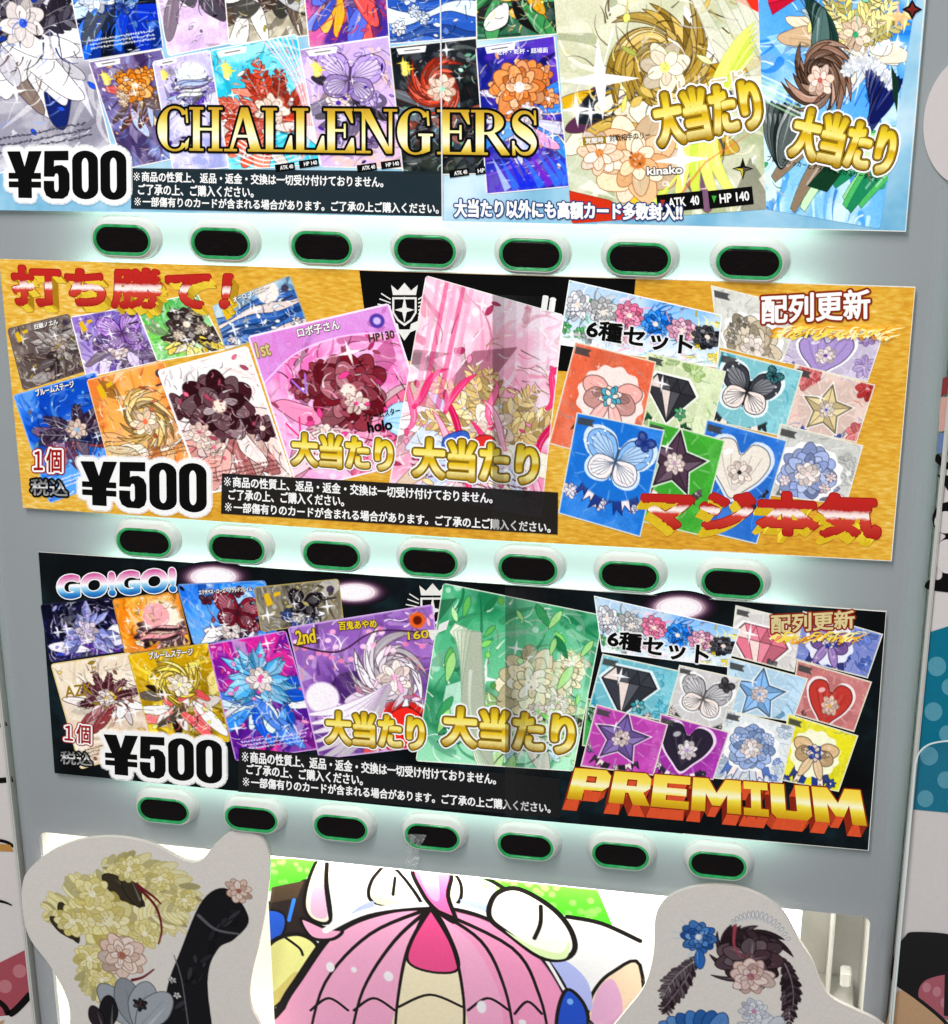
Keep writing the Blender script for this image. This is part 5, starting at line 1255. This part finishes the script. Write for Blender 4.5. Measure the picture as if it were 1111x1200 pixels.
# the picture standing in the lit window: plain cartoon hills and pillows, thick black outlines
YB = 0.022
def grid_print(name, x0, x1, z0, z1, y, cv, mat, root, clip=None):
    w, h = cv.w, cv.h
    X = np.linspace(x0, x1, w); Z = np.linspace(z1, z0, h); co_ = np.empty((w * h, 3), np.float32)
    co_[:, 0] = np.tile(X, h); co_[:, 2] = np.repeat(Z, w); co_[:, 1] = y
    keep = np.ones((h - 1, w - 1), bool) if clip is None else clip[:-1, :-1]
    i = (np.arange(h - 1)[:, None] * w + np.arange(w - 1)[None, :])[keep]; fa = np.stack([i, i + w, i + w + 1, i + 1], -1).astype(np.int32)
    me = bpy.data.meshes.new(name); me.vertices.add(w * h); me.vertices.foreach_set('co', co_.ravel())
    me.loops.add(len(fa) * 4); me.loops.foreach_set('vertex_index', fa.ravel()); me.polygons.add(len(fa)); me.polygons.foreach_set('loop_start', np.arange(len(fa), dtype=np.int32) * 4); me.update(calc_edges=True)
    a = me.color_attributes.new('print', 'FLOAT_COLOR', 'POINT'); c = np.ones((w * h, 4), np.float32); c[:, :3] = lin(np.clip(cv.I, 0, 1)).reshape(-1, 3); a.data.foreach_set('color', c.ravel())
    me.materials.append(mat); return link(bpy.data.objects.new(name, me), root)
def picture():
    root = thing('display_picture', 'bright cartoon picture with a pink dome and green dotted sheets standing in the lit window', 'picture', (0.18, YB, -0.6))
    q = [(300, 1000), (930, 1066), (900, 1330), (300, 1270)]
    w, h = 860, 300
    tl = at(312, 1003, YB); tr = at(940, 1069, YB)
    x0, x1, z1 = tl[0], tr[0], tl[1]; z0 = z1 - 0.20
    S_ = 860 / (x1 - x0); h = int((z1 - z0) * S_)
    cv = Cv(860, h, 9); cv.U = 860; cv.fill('fbfbf4')
    def T(pts): return [((a - x0) * S_, (z1 - b) * S_) for a, b in (at(u, v, YB) for u, v in pts)]
    k = lambda pts: [(x * .405 + 300, y * .405 + 900) for x, y in pts]
    P = lambda pts, c, ow=0, sm=True, a=1: cv.poly(T(spline(k(pts), True, 5) if sm else k(pts)), c, a, True, ow * 1.5, '17120f')
    Ls = lambda pts, w, c='17120f', w1=None: cv.line(T(spline(k(pts), False, 6)), w * 1.55, c, 1, w1, True)
    # green dotted sheets
    P([(35, 262), (180, 262), (140, 330), (35, 358)], '58c03c', 0, False); P([(600, 300), (985, 345), (1030, 455), (900, 430), (720, 350)], '58c23a', 0, False)
    R = random.Random(4)
    for i in range(46):
        u, v = R.uniform(640, 1000), R.uniform(310, 440)
        if v > 300 + (u - 600) * .12 and v < 330 + (u - 600) * .33: cv.blob(*(np.array(T(k([(u, v)]))[0]) / 860), .008, .008, '8ad868', .8, .3)
    for i in range(14): cv.blob(*(np.array(T(k([(R.uniform(45, 150), R.uniform(270, 330))]))[0]) / 860), .006, .006, '84d464', .8, .3)
    # dark and blue folds at the left
    P([(-20, 400), (60, 380), (150, 320), (190, 420), (150, 480), (60, 500), (-20, 540)], '2a2220')
    P([(-20, 440), (40, 410), (85, 430), (70, 490), (-10, 520)], '3a66c8', 3); Ls([(110, 380), (95, 440)], 4, '4a86e0')
    P([(45, 345), (140, 325), (120, 375), (40, 390)], '4a3c30', 0, False)
    # cream fin and white cloth
    P([(180, 262), (205, 262), (205, 330), (215, 440), (165, 440), (140, 400), (150, 330)], 'f2e6d4', 4); P([(165, 350), (200, 340), (205, 430), (160, 420)], 'd8b8cc')
    P([(1110, 570), (1030, 590), (980, 640), (960, 700), (965, 800), (1110, 800)], 'ecd8c0', 4); P([(980, 660), (1030, 610), (1060, 700), (1010, 800), (965, 800)], 'dcb4d0')
    Ls([(205, 262), (202, 340), (215, 435)], 4)
    # pale pillows
    P([(395, 285), (345, 310), (325, 360), (345, 390), (430, 400), (480, 395)], 'fbf8e4', 4); Ls([(402, 318), (396, 366)], 3.5); P([(340, 365), (400, 385), (470, 385), (430, 398), (350, 392)], 'e4ecc4')
    P([(560, 300), (590, 330), (592, 375), (570, 400), (550, 380)], 'f4f2d8', 4)
    P([(300, 400), (340, 385), (330, 415), (270, 430)], 'b8c0f0', 0); P([(590, 380), (680, 400), (690, 440), (640, 425)], 'b8c0f0', 0); P([(850, 560), (900, 560), (960, 620), (970, 700), (920, 660)], 'b8c0f0', 0)
    Ls([(570, 300), (650, 312), (720, 350)], 5); Ls([(900, 430), (1000, 450), (1110, 500)], 5)
    # yellow cushion
    P([(10, 560), (50, 500), (120, 480), (175, 510), (170, 560), (100, 650), (40, 690), (5, 650)], 'eeeaa6', 5); P([(60, 640), (110, 590), (120, 610), (50, 690), (20, 670)], 'd4c884')
    Ls([(85, 490), (125, 520), (135, 540)], 3); P([(-10, 670), (40, 690), (60, 710), (20, 760), (-20, 740)], 'd86a88', 4)
    # a big pink parasol dome with ribs
    dome = [(60, 800), (75, 690), (130, 600), (195, 505), (235, 470), (300, 435), (400, 408), (500, 402), (590, 410), (680, 440), (780, 500), (860, 590), (910, 690), (930, 800)]
    P(dome, 'efb2cc', 9); P([(505, 405), (590, 418), (680, 448), (780, 510), (850, 590), (900, 690), (915, 800), (740, 800), (700, 640), (620, 500)], 'e6a0c0', 0, True, .8)
    P([(505, 405), (440, 520), (410, 668), (400, 800), (600, 800), (600, 668), (570, 520)], 'f4e4c8', 0); P([(505, 405), (455, 490), (440, 560), (510, 590), (585, 580), (562, 490)], 'd8608e', 3)
    P([(130, 435), (200, 462), (250, 470), (220, 495), (160, 490)], 'efb2cc', 4)
    Ls([(200, 470), (320, 415), (480, 395), (600, 402), (720, 450), (820, 530), (890, 640)], 7, 'fdf4f6', 5)
    P([(455, 288), (560, 298), (555, 370), (578, 445), (520, 410), (480, 360)], 'e87aa8', 5); P([(470, 290), (520, 295), (530, 380), (500, 370)], 'f2a0c2')
    for L_ in ([(505, 405), (330, 480), (200, 620), (150, 800)], [(505, 405), (400, 500), (310, 640), (270, 800)], [(505, 405), (440, 520), (410, 668), (400, 800)], [(505, 405), (570, 520), (600, 668), (600, 800)], [(505, 405), (650, 500), (720, 640), (750, 800)], [(505, 405), (740, 520), (820, 660), (850, 800)]): Ls(L_, 4.5, '17120f', 4)
    for a_, b_, y_ in ((150, 270, 700), (275, 405, 700), (405, 600, 690), (605, 735, 700), (740, 830, 710)): Ls([(a_ + 8, y_), ((a_ + b_) / 2, y_ - 35), (b_ - 4, y_)], 3)
    for u, v, rx, ry in ((215, 575, 18, 24), (283, 583, 12, 14), (383, 602, 20, 24), (652, 690, 20, 30), (770, 735, 16, 14)):
        c = np.array(T(k([(u, v)]))[0]) / 860; cv.blob(c[0], c[1], rx * .405 / 860 * 1.15, ry * .405 / 860 * 1.15, 'fceef4', 1, .25)
    P([(675, 400), (700, 360), (760, 350), (850, 400), (905, 460), (922, 520), (890, 552), (820, 545), (730, 480), (680, 440)], 'fcfaea', 6); P([(720, 470), (800, 515), (880, 535), (905, 500), (895, 550), (820, 542)], 'dcecbc', 0); Ls([(823, 400), (822, 450), (805, 492)], 4.5)
    P([(900, 640), (875, 690), (870, 760), (900, 800), (950, 780), (960, 720), (940, 670)], '2f56b4', 4); c = np.array(T(k([(908, 675)]))[0]) / 860; cv.blob(c[0], c[1], .007, .008, '8ab4f0', 1, .3)
    # board sheet with thickness, print on its front
    v = [(x0, YB + .0005, z1), (x1, YB + .0005, z1), (x1, YB + .0005, z0), (x0, YB + .0005, z0)]
    back = mesh_obj('backing_board', v + [(a, YB + .003, c) for a, b, c in v], [[0, 3, 2, 1], [4, 5, 6, 7], [0, 1, 5, 4], [1, 2, 6, 5], [2, 3, 7, 6], [3, 0, 4, 7]], M_PAPER, root)
    cv.punch(1.08, 1.25); grid_print('printed_picture', x0, x1, z0, z1, YB, cv, M_SHOW, root)
    fin(root)
picture()

def cutout(name, label, pts, y, thick=0.003):
    o = Vector((at(*pts[0], y)[0], y, at(*pts[0], y)[1]))
    root = thing(name, label, 'cutout', (o.x, y, -0.62), 'cut-out boards on the window')
    P = px(spline(pts, True, 8), y); n = len(P)
    V = [(p[0], y, p[1]) for p in P] + [(p[0], y + thick, p[1]) for p in P]
    tr = tessellate_polygon([[Vector((p[0], p[1], 0)) for p in P]])
    Fc = [list(t) for t in tr] + [[i + n for i in t] for t in tr] + [[i, (i + 1) % n, n + (i + 1) % n, n + i] for i in range(n)]
    b = mesh_obj('paper_board', V, Fc, M_PAPER, root)
    bm = bmesh.new(); bm.from_mesh(b.data); bmesh.ops.recalc_face_normals(bm, faces=bm.faces); bm.to_mesh(b.data); bm.free()
    return root
YC = -0.0065
k1 = lambda pts: [(x * .36, y * .36 + 900) for x, y in pts]
k2 = lambda pts: [(x * .37 + 700, y * .37 + 900) for x, y in pts]
def board_print(root, outline, k, paintf, seed):
    """paints the front of a cut-out board: an inked area on bare paper, trimmed inside the outline"""
    P = px(spline(outline, True, 8), YC); xs = [p[0] for p in P]; zs = [p[1] for p in P]
    x0, x1, z1 = min(xs), max(xs), max(zs); z0 = z1 - 0.19
    S_ = 1900.0; cv = Cv(int((x1 - x0) * S_), int((z1 - z0) * S_), seed); cv.fill('e8e2d9')
    q = lambda a, b: ((at(*k([(a, b)])[0], YC)[0] - x0) / (x1 - x0), (z1 - at(*k([(a, b)])[0], YC)[1]) / (x1 - x0))
    u = q(100, 0)[0] - q(0, 0)[0]; u /= 100
    paintf(cv, q, u)
    m = Cv(cv.w, cv.h); m.poly([((p[0] - x0) / (x1 - x0), (z1 - p[1]) / (x1 - x0)) for p in P], 'ffffff')
    cl = m.I[..., 0] > .98; cl[1:] &= cl[:-1]; cl[:, 1:] &= cl[:, :-1]; cl[:-1] &= cl[1:]; cl[:, :-1] &= cl[:, 1:]
    grid_print('printed_picture', x0, x1, z0, z1, YC - 3e-5, cv, M_BOARD, root, cl)
c1 = cutout('cutout_board', 'large cut-out paper board at lower left printed with yellow plumes and black ribbon', k1([(75, 370), (100, 325), (180, 265), (290, 230), (400, 228), (500, 252), (600, 302), (655, 302), (700, 250), (755, 210), (820, 212), (860, 242), (878, 300), (870, 420), (845, 560), (815, 690), (815, 770), (850, 850), (880, 1000), (860, 1250), (300, 1250), (200, 1000), (228, 833), (215, 740), (160, 640), (95, 550), (72, 450)]), YC)
def paint1(cv, q, u):
    R = cv.rr; Yc = 'f8eeaa'; D_ = 'bca850'
    for (a, b, ang, l, w, bend) in ((330, 320, -.3, 340, 80, 1.35), (345, 335, .0, 320, 80, 1.5), (360, 345, .2, 280, 70, 1.4), (330, 520, -2.5, 190, 80, -.9), (330, 560, -2.0, 230, 90, .5), (350, 560, 2.1, 220, 80, -.6), (330, 560, -1.6, 240, 90, .6), (380, 560, -1.2, 250, 90, .7), (400, 540, -.9, 220, 80, .9), (300, 600, 1.5, 200, 70, -.4), (290, 560, 1.2, 220, 60, .3)):
        plume(cv, q(a, b), ang, l * u, w * u, shade(Yc, R.uniform(.85, 1.15)), D_, bend, 16)
    for p, a, l, w in (((470, 450), -2.5, 160, 70), ((455, 455), -1.9, 130, 55), ((255, 570), -1.9, 150, 50), ((250, 560), -2.4, 110, 40)): petal(cv, q(*p), a, l * u, w * u, '3c3426', '1a160e', 1.2)
    flower(cv, *q(350, 500), 105 * u, [Yc, 'eee2a4', 'd2c068'], 'f4ecc0', D_, 3, 12)
    flower(cv, *q(395, 610), 78 * u, ['e6c8b4', 'f0d8c8', 'dab8a4'], 'b0705c', '9a7464', 3, 9)
    for p, r_ in (((235, 500), 60), ((290, 620), 58), ((330, 690), 46), ((470, 540), 55), ((300, 410), 70), ((420, 330), 50), ((520, 360), 48), ((600, 430), 44)): flower(cv, *q(*p), r_ * u, [Yc, 'f4e8a8', 'e6d884'], 'fff8d8', D_, 2, 10, .8)
    flower(cv, *q(395, 610), 82 * u, ['f0d4c2', 'f6e2d4', 'e6c6b4'], 'b0705c', '9a7464', 3, 9)
    # black ribbon rising to the right
    A = [q(*p) for p in ((520, 1000), (540, 740), (590, 590), (660, 430), (740, 395), (806, 490), (760, 555), (705, 590), (672, 700), (690, 1000))]
    cv.poly(spline(A, True, 6), '17161a', 1, ow=1.5, oc='060608')
    for k in range(22):
        t = R.random(); p = q(560 + 190 * t + R.uniform(-15, 25), 760 - 330 * t + R.uniform(-10, 60)); petal(cv, p, R.uniform(-1.6, -.6), R.uniform(25, 70) * u, R.uniform(8, 20) * u, R.choice(['2a292e', '232227', '35343a', '121115']), '08080a', .8, False)
    cv.line(spline([q(645, 480), q(700, 525), q(775, 540)], False, 6), 5, '66666a', .9, 3); cv.line(spline([q(565, 610), q(590, 690), q(612, 840)], False, 6), 1.6, '7a747a', .9)
    flower(cv, *q(775, 400), 46 * u, ['e6c8b4', 'f0d8c8', 'dab8a4'], 'a8604c', '9a7464', 2, 8)
    flower(cv, *q(560, 690), 14 * u, ['e8e4e0'], '17161a', '4a4a4a', 1, 5, .5); flower(cv, *q(575, 740), 14 * u, ['e8e4e0'], '17161a', '4a4a4a', 1, 5, .5)
    for a in (-2.2, -1.75, -1.3, -.9, 2.4, .6): petal(cv, q(445, 850), a, 190 * u, 95 * u, shade('a4aab2', R.uniform(.85, 1.12)), '50565c', 1.2)
    petal(cv, q(350, 850), -1.45, 130 * u, 60 * u, '1c191c', '08080a', 1.2); petal(cv, q(330, 860), -1.8, 100 * u, 50 * u, '2a2226', '08080a', 1.2)
    for pts in ([(445, 380), (500, 420), (522, 442)], [(450, 390), (505, 450), (525, 520), (515, 572)], [(430, 690), (465, 680), (500, 655)]): cv.line(spline([q(*p) for p in pts], False, 6), 4.5, '6e1a26', 1, 2)
    flower(cv, *q(455, 770), 26 * u, ['1a181c', '2c282c'], '6e1a26', '050505', 1, 6, .7)
board_print(c1, k1([(75, 370), (100, 325), (180, 265), (290, 230), (400, 228), (500, 252), (600, 302), (655, 302), (700, 250), (755, 210), (820, 212), (860, 242), (878, 300), (870, 420), (845, 560), (815, 690), (815, 770), (850, 850), (880, 1000), (860, 1250), (300, 1250), (200, 1000), (228, 833), (215, 740), (160, 640), (95, 550), (72, 450)]), k1, paint1, 3)
fin(c1)

c2 = cutout('cutout_board', 'cut-out paper board at lower right printed with dark brown blossom and blue flower', k2([(-60, 900), (20, 850), (90, 770), (150, 690), (178, 590), (184, 475), (215, 420), (280, 385), (370, 372), (450, 380), (530, 412), (590, 460), (635, 540), (680, 610), (710, 685), (745, 730), (820, 768), (900, 811), (960, 900), (960, 1250), (-60, 1250)]), YC)
def paint2(cv, q, u):
    R = cv.rr; B_ = '3a262e'; D_ = '180e14'
    for (a, b, ang, l, w, bend) in ((320, 600, 2.2, 260, 45, -.5), (310, 610, 1.9, 240, 40, .3), (330, 600, 2.5, 220, 40, -.7), (590, 640, 1.3, 210, 40, .3), (580, 600, 1.0, 200, 40, .7)):
        plume(cv, q(a, b), ang, l * u, w * u, shade(B_, R.uniform(.8, 1.3)), D_, bend, 15)
    swirl(cv, *q(475, 590), 128 * u, [B_, '4a333a', '2a1a20', '5a3c44'], D_, 40, 1.5, 1.0)
    flower(cv, *q(478, 600), 112 * u, [B_, '4e363e', '2c1c22'], '6a4a50', D_, 2, 12)
    flower(cv, *q(485, 660), 76 * u, ['e6c8bc', 'f0d8cc', 'dcb8ae'], 'b0707c', '9a7470', 3, 9)
    cv.line(spline([q(435, 500), q(432, 560), q(455, 600)], False, 6), 4.5, 'b04858', .9, 1.5)
    for i in range(15):
        t = i / 14; x = 435 + 160 * t; y = 492 - 40 * math.sin(t * 1.9) + 90 * t * t; p = q(x, y); a = -1.57 + (t - .4) * 1.6
        petal(cv, p, a, (16 + 16 * math.sin(3.1 * t)) * u, 9 * u, 'f2f2f0', '8a8e98', .7, False); cv.blob(p[0], p[1], 5 * u, 5 * u, 'd4d8e0', 1, .3)
    for i in range(10): cv.line([q(320, 540), q(320 + 90 * math.cos(2 + .28 * i), 540 - 80 * math.sin(2 + .28 * i))], 1.2, R.choice(['9cc4f0', 'd4dce4', 'f0f0f0']), .9, .5)
    flower(cv, *q(320, 535), 62 * u, ['2f6fc0', '4a8ad8', '225aa8'], 'e8eef4', '16386e', 3, 10)
    petal(cv, q(322, 570), 1.5, 80 * u, 34 * u, '2f6fc0', '16386e', 1.1)
    for k in range(7): petal(cv, q(300 + 10 * k, 870), -2.6 + .22 * k, 130 * u, 60 * u, shade('2f6fc0', R.uniform(.8, 1.25)), '16386e', 1.1)
    for k in range(8): petal(cv, q(540, 880), -2.5 + .3 * k, R.uniform(100, 140) * u, 60 * u, shade('dcdfe6', R.uniform(.9, 1.1)), '8e94a4', 1)
    flower(cv, *q(495, 770), 50 * u, ['e4e4ea', 'ced2dc', 'f2f2f4'], 'c888b0', '8e94a4', 3, 9, .8)
board_print(c2, k2([(-60, 900), (20, 850), (90, 770), (150, 690), (178, 590), (184, 475), (215, 420), (280, 385), (370, 372), (450, 380), (530, 412), (590, 460), (635, 540), (680, 610), (710, 685), (745, 730), (820, 768), (900, 811), (960, 900), (960, 1250), (-60, 1250)]), k2, paint2, 5)
fin(c2)

# round pale disc stuck beside the top poster
def disc():
    y = -0.0015; c = at(1140, 141, y); r = 0.0335
    n = 64; V = [(c[0] + .74 * r * math.cos(t), y, c[1] + r * 1.02 * math.sin(t)) for t in np.linspace(0, 2 * math.pi, n, endpoint=False)]
    V += [(a, y + .0013, b) for a, _, b in V]
    o = mesh_obj('paper_disc', V, [list(range(n))[::-1], list(range(n, 2 * n))] + [[i, (i + 1) % n, n + (i + 1) % n, n + i] for i in range(n)], M_DISC)
    bm = bmesh.new(); bm.from_mesh(o.data); bmesh.ops.recalc_face_normals(bm, faces=bm.faces); bm.to_mesh(o.data); bm.free()
    tag(o, 'pale round paper disc at the right edge beside the blue top poster', 'disc')
M_DISC = paint('pale_pink_paper', 'ddd5d3', 0.6, 0.03, 400)
disc()

# printed boards on either side of the machine
YW = 0.0065
def side_board(label, x0, x1):
    root = thing('printed_wall_board', label, 'wall board', ((x0 + x1) / 2, YW, -0.70))
    box('board_sheet', x0, x1, YW + .0004, YW + .012, -0.72, 0.32, M_WRAP, root)
    return root
M_WRAP = paint('white_wrap', 'e6dfdc', 0.5, 0.03, 300)
wr = side_board('white printed board right of the machine with a teal dotted panel and black curves', XR + 0.0036, 0.78)
f = Flat(YW, 4e-6)
def WP(pts, c, sm=False): f.poly(px(spline(pts, True, 6) if sm else pts, YW), c)
def WL(pts, w, c='0e0a0a', w1=None): f.stroke(px(spline(pts, False, 8), YW), w, c, w1)
WP([(1086, 742), (1130, 728), (1200, 712), (1190, 960), (1064.5, 948)], '0f7894')
for x, y, r in ((1098, 781, 11.5), (1094, 834, 11), (1089, 886, 11), (1084.5, 936, 10), (1113, 805, 10), (1110, 860, 10), (1108, 914, 10), (1124, 770, 11), (1120, 940, 10), (1135, 830, 11), (1130, 890, 11)):
    WP([(x + r * math.cos(t) * .95, y + r * math.sin(t)) for t in np.linspace(0, 6.283, 24, endpoint=False)], '5ba3b8')
WP([(1093, 604), (1104, 590), (1130, 588), (1160, 600), (1160, 700), (1118, 695), (1086, 690), (1088, 680), (1104, 676), (1100, 640), (1108, 628), (1096, 620)], '0e0a0a', True)
for cx, cy, rx, ry in ((1108, 612, 13, 13), (1110, 652, 15, 20)): WP([(cx + rx * math.cos(t), cy + ry * math.sin(t)) for t in np.linspace(0, 6.283, 24, endpoint=False)], 'e6dfdc')
WL([(1102, 462), (1112, 456), (1140, 440)], .003); WP([(1102, 466), (1125, 462), (1130, 500), (1100, 506)], 'd8a89a'); WP([(1100, 508), (1130, 504), (1130, 538), (1098, 530)], '6d84b0'); WL([(1096, 534), (1108, 545), (1130, 548)], .004); WP([(1098, 556), (1111, 575), (1140, 590), (1140, 560)], '141012'); WP([(1103, 444), (1125, 436), (1130, 456), (1102, 464)], '8c3a3a')
WP([(1048, 1118), (1060, 1098), (1072, 1092), (1120, 1097), (1140, 1120), (1130, 1150), (1092, 1150), (1078, 1170), (1066, 1162), (1045, 1150)], '0e0a0a', True)
WP([(1078, 1172), (1086, 1148), (1130, 1146), (1140, 1200), (1112, 1196)], 'b4606c', True); WP([(1050, 1165), (1075, 1172), (1105, 1195), (1130, 1240), (1040, 1240)], 'c9a27a', True); WL([(1046, 1150), (1075, 1170), (1105, 1195), (1120, 1215)], .0025)
for x, y in ((1086, 1157), (1098, 1162), (1107, 1175)): WP([(x + 5 * math.cos(t), y + 6 * math.sin(t)) for t in np.linspace(0, 6.283, 16, endpoint=False)], 'c98490')
WP([(1108, 1106), (1118, 1106), (1116, 1192), (1106, 1190)], '0e0a0a')
f.build('board_print', M_BOARD, wr); fin(wr)
wl = side_board('white printed board left of the machine with black curves and a pink dotted patch', -0.42, XL - 0.0036)
f = Flat(YW, 4e-6)
WL([(-40, 842), (-8, 850), (8, 848)], .003); WL([(-60, 912), (-10, 915), (15, 913)], .004); WL([(-60, 980), (0, 985), (16, 992)], .0025); WP([(-60, 984), (12, 990), (16, 998), (-60, 996)], 'c9924a')
WL([(-40, 1050), (0, 1056), (14, 1061)], .0035, '0e0a0a', .001); WP([(-60, 1150), (0, 1128), (30, 1113), (36, 1160), (10, 1190), (-60, 1230)], 'b0525e'); WL([(-60, 1140), (0, 1175), (12, 1188), (36, 1165)], .005)
for x, y in ((6, 1156), (23, 1138), (-12, 1170)): WP([(x + 8 * math.cos(t), y + 8 * math.sin(t)) for t in np.linspace(0, 6.283, 18, endpoint=False)], 'c87e86')
WP([(-60, 640), (-12, 650), (-2, 760), (-2, 850), (-60, 840)], 'cfc8c4')
WP([(-40, 1195), (10, 1190), (34, 1205), (34, 1260), (-60, 1260)], 'e6e2dc'); WP([(-60, 1215), (6, 1195), (2, 1205), (-40, 1250)], 'c9a27a')
f.build('board_print', M_BOARD, wl); fin(wl)

# clear acrylic holder on the right board
M_CLEAR = paint('clear_plastic_edge', 'e4ece8', 0.15, 0.02, 200)
hold = thing('acrylic_holder', 'clear acrylic holder with a rounded corner on the right printed board', 'holder', (0.5, -0.0005, -0.6))
yh = 0.0008
pts = spline([(1190, 872), (1130, 868), (1108, 868.5), (1090, 872), (1079, 880), (1073.5, 892), (1071, 915), (1063, 1010), (1052, 1130), (1043, 1230), (1036, 1310)], False, 5)
f = Flat(yh, 2e-6); f.stroke(px(pts, yh), .0011, 'e8f2f0'); f.build('holder_rim', M_BOARD, hold)
pp = px(pts, yh + .001) + px([(1190, 1310)], yh + .001)
tr = tessellate_polygon([[Vector((p[0], p[1], 0)) for p in pp]])
mesh_obj('holder_pane', [(p[0], yh + .001, p[1]) for p in pp], [list(t) for t in tr], M_PANE, hold)
f = Flat(yh + .0004, 2e-6); f.stroke(px(spline([(1067, 948), (1058, 1045), (1047, 1160), (1040, 1230)], False, 5), yh), .0006, 'dfe6e2'); f.build('holder_rim', M_BOARD, hold)
fin(hold)

# torn clear tape on the fourth bottom button
def tape():
    m, N, L, B = new_mat('crumpled_clear_tape')
    B.inputs['Base Color'].default_value = (0.85, 0.88, 0.86, 1); B.inputs['Alpha'].default_value = 0.30; B.inputs['Roughness'].default_value = 0.12
    n = noise_node(N, L, 400, 2); mr = N.new('ShaderNodeMapRange'); mr.inputs['To Min'].default_value = 0.1; mr.inputs['To Max'].default_value = 0.55
    L.new(n.outputs['Fac'], mr.inputs['Value']); L.new(mr.outputs['Result'], B.inputs['Alpha'])
    R = random.Random(8); V, Fc = [], []
    rows, cols = 12, 7
    prof = [(474, 500, 978), (479, 498, 982), (481, 496, 986), (478, 494, 990), (476, 493, 995), (477, 491, 1000), (479, 492, 1004), (477, 491, 1008), (475, 490, 1011), (477, 489, 1013), (480, 489, 1015), (483, 488, 1017)]
    for r, (a, b, y) in enumerate(prof):
        for c in range(cols):
            t = c / (cols - 1); yy = -0.0105 - R.uniform(0, .003) + (.0065 if r > 5 else .001 * r)
            q = at(a + (b - a) * t, y + R.uniform(-1, 1), yy); V.append((q[0], yy, q[1]))
    for r in range(rows - 1):
        for c in range(cols - 1): Fc.append([r * cols + c, (r + 1) * cols + c, (r + 1) * cols + c + 1, r * cols + c + 1])
    o = mesh_obj('tape_scrap', V, Fc, m)
    tag(o, 'crumpled clear tape scrap hanging from the middle button of the bottom row', 'tape')
tape()
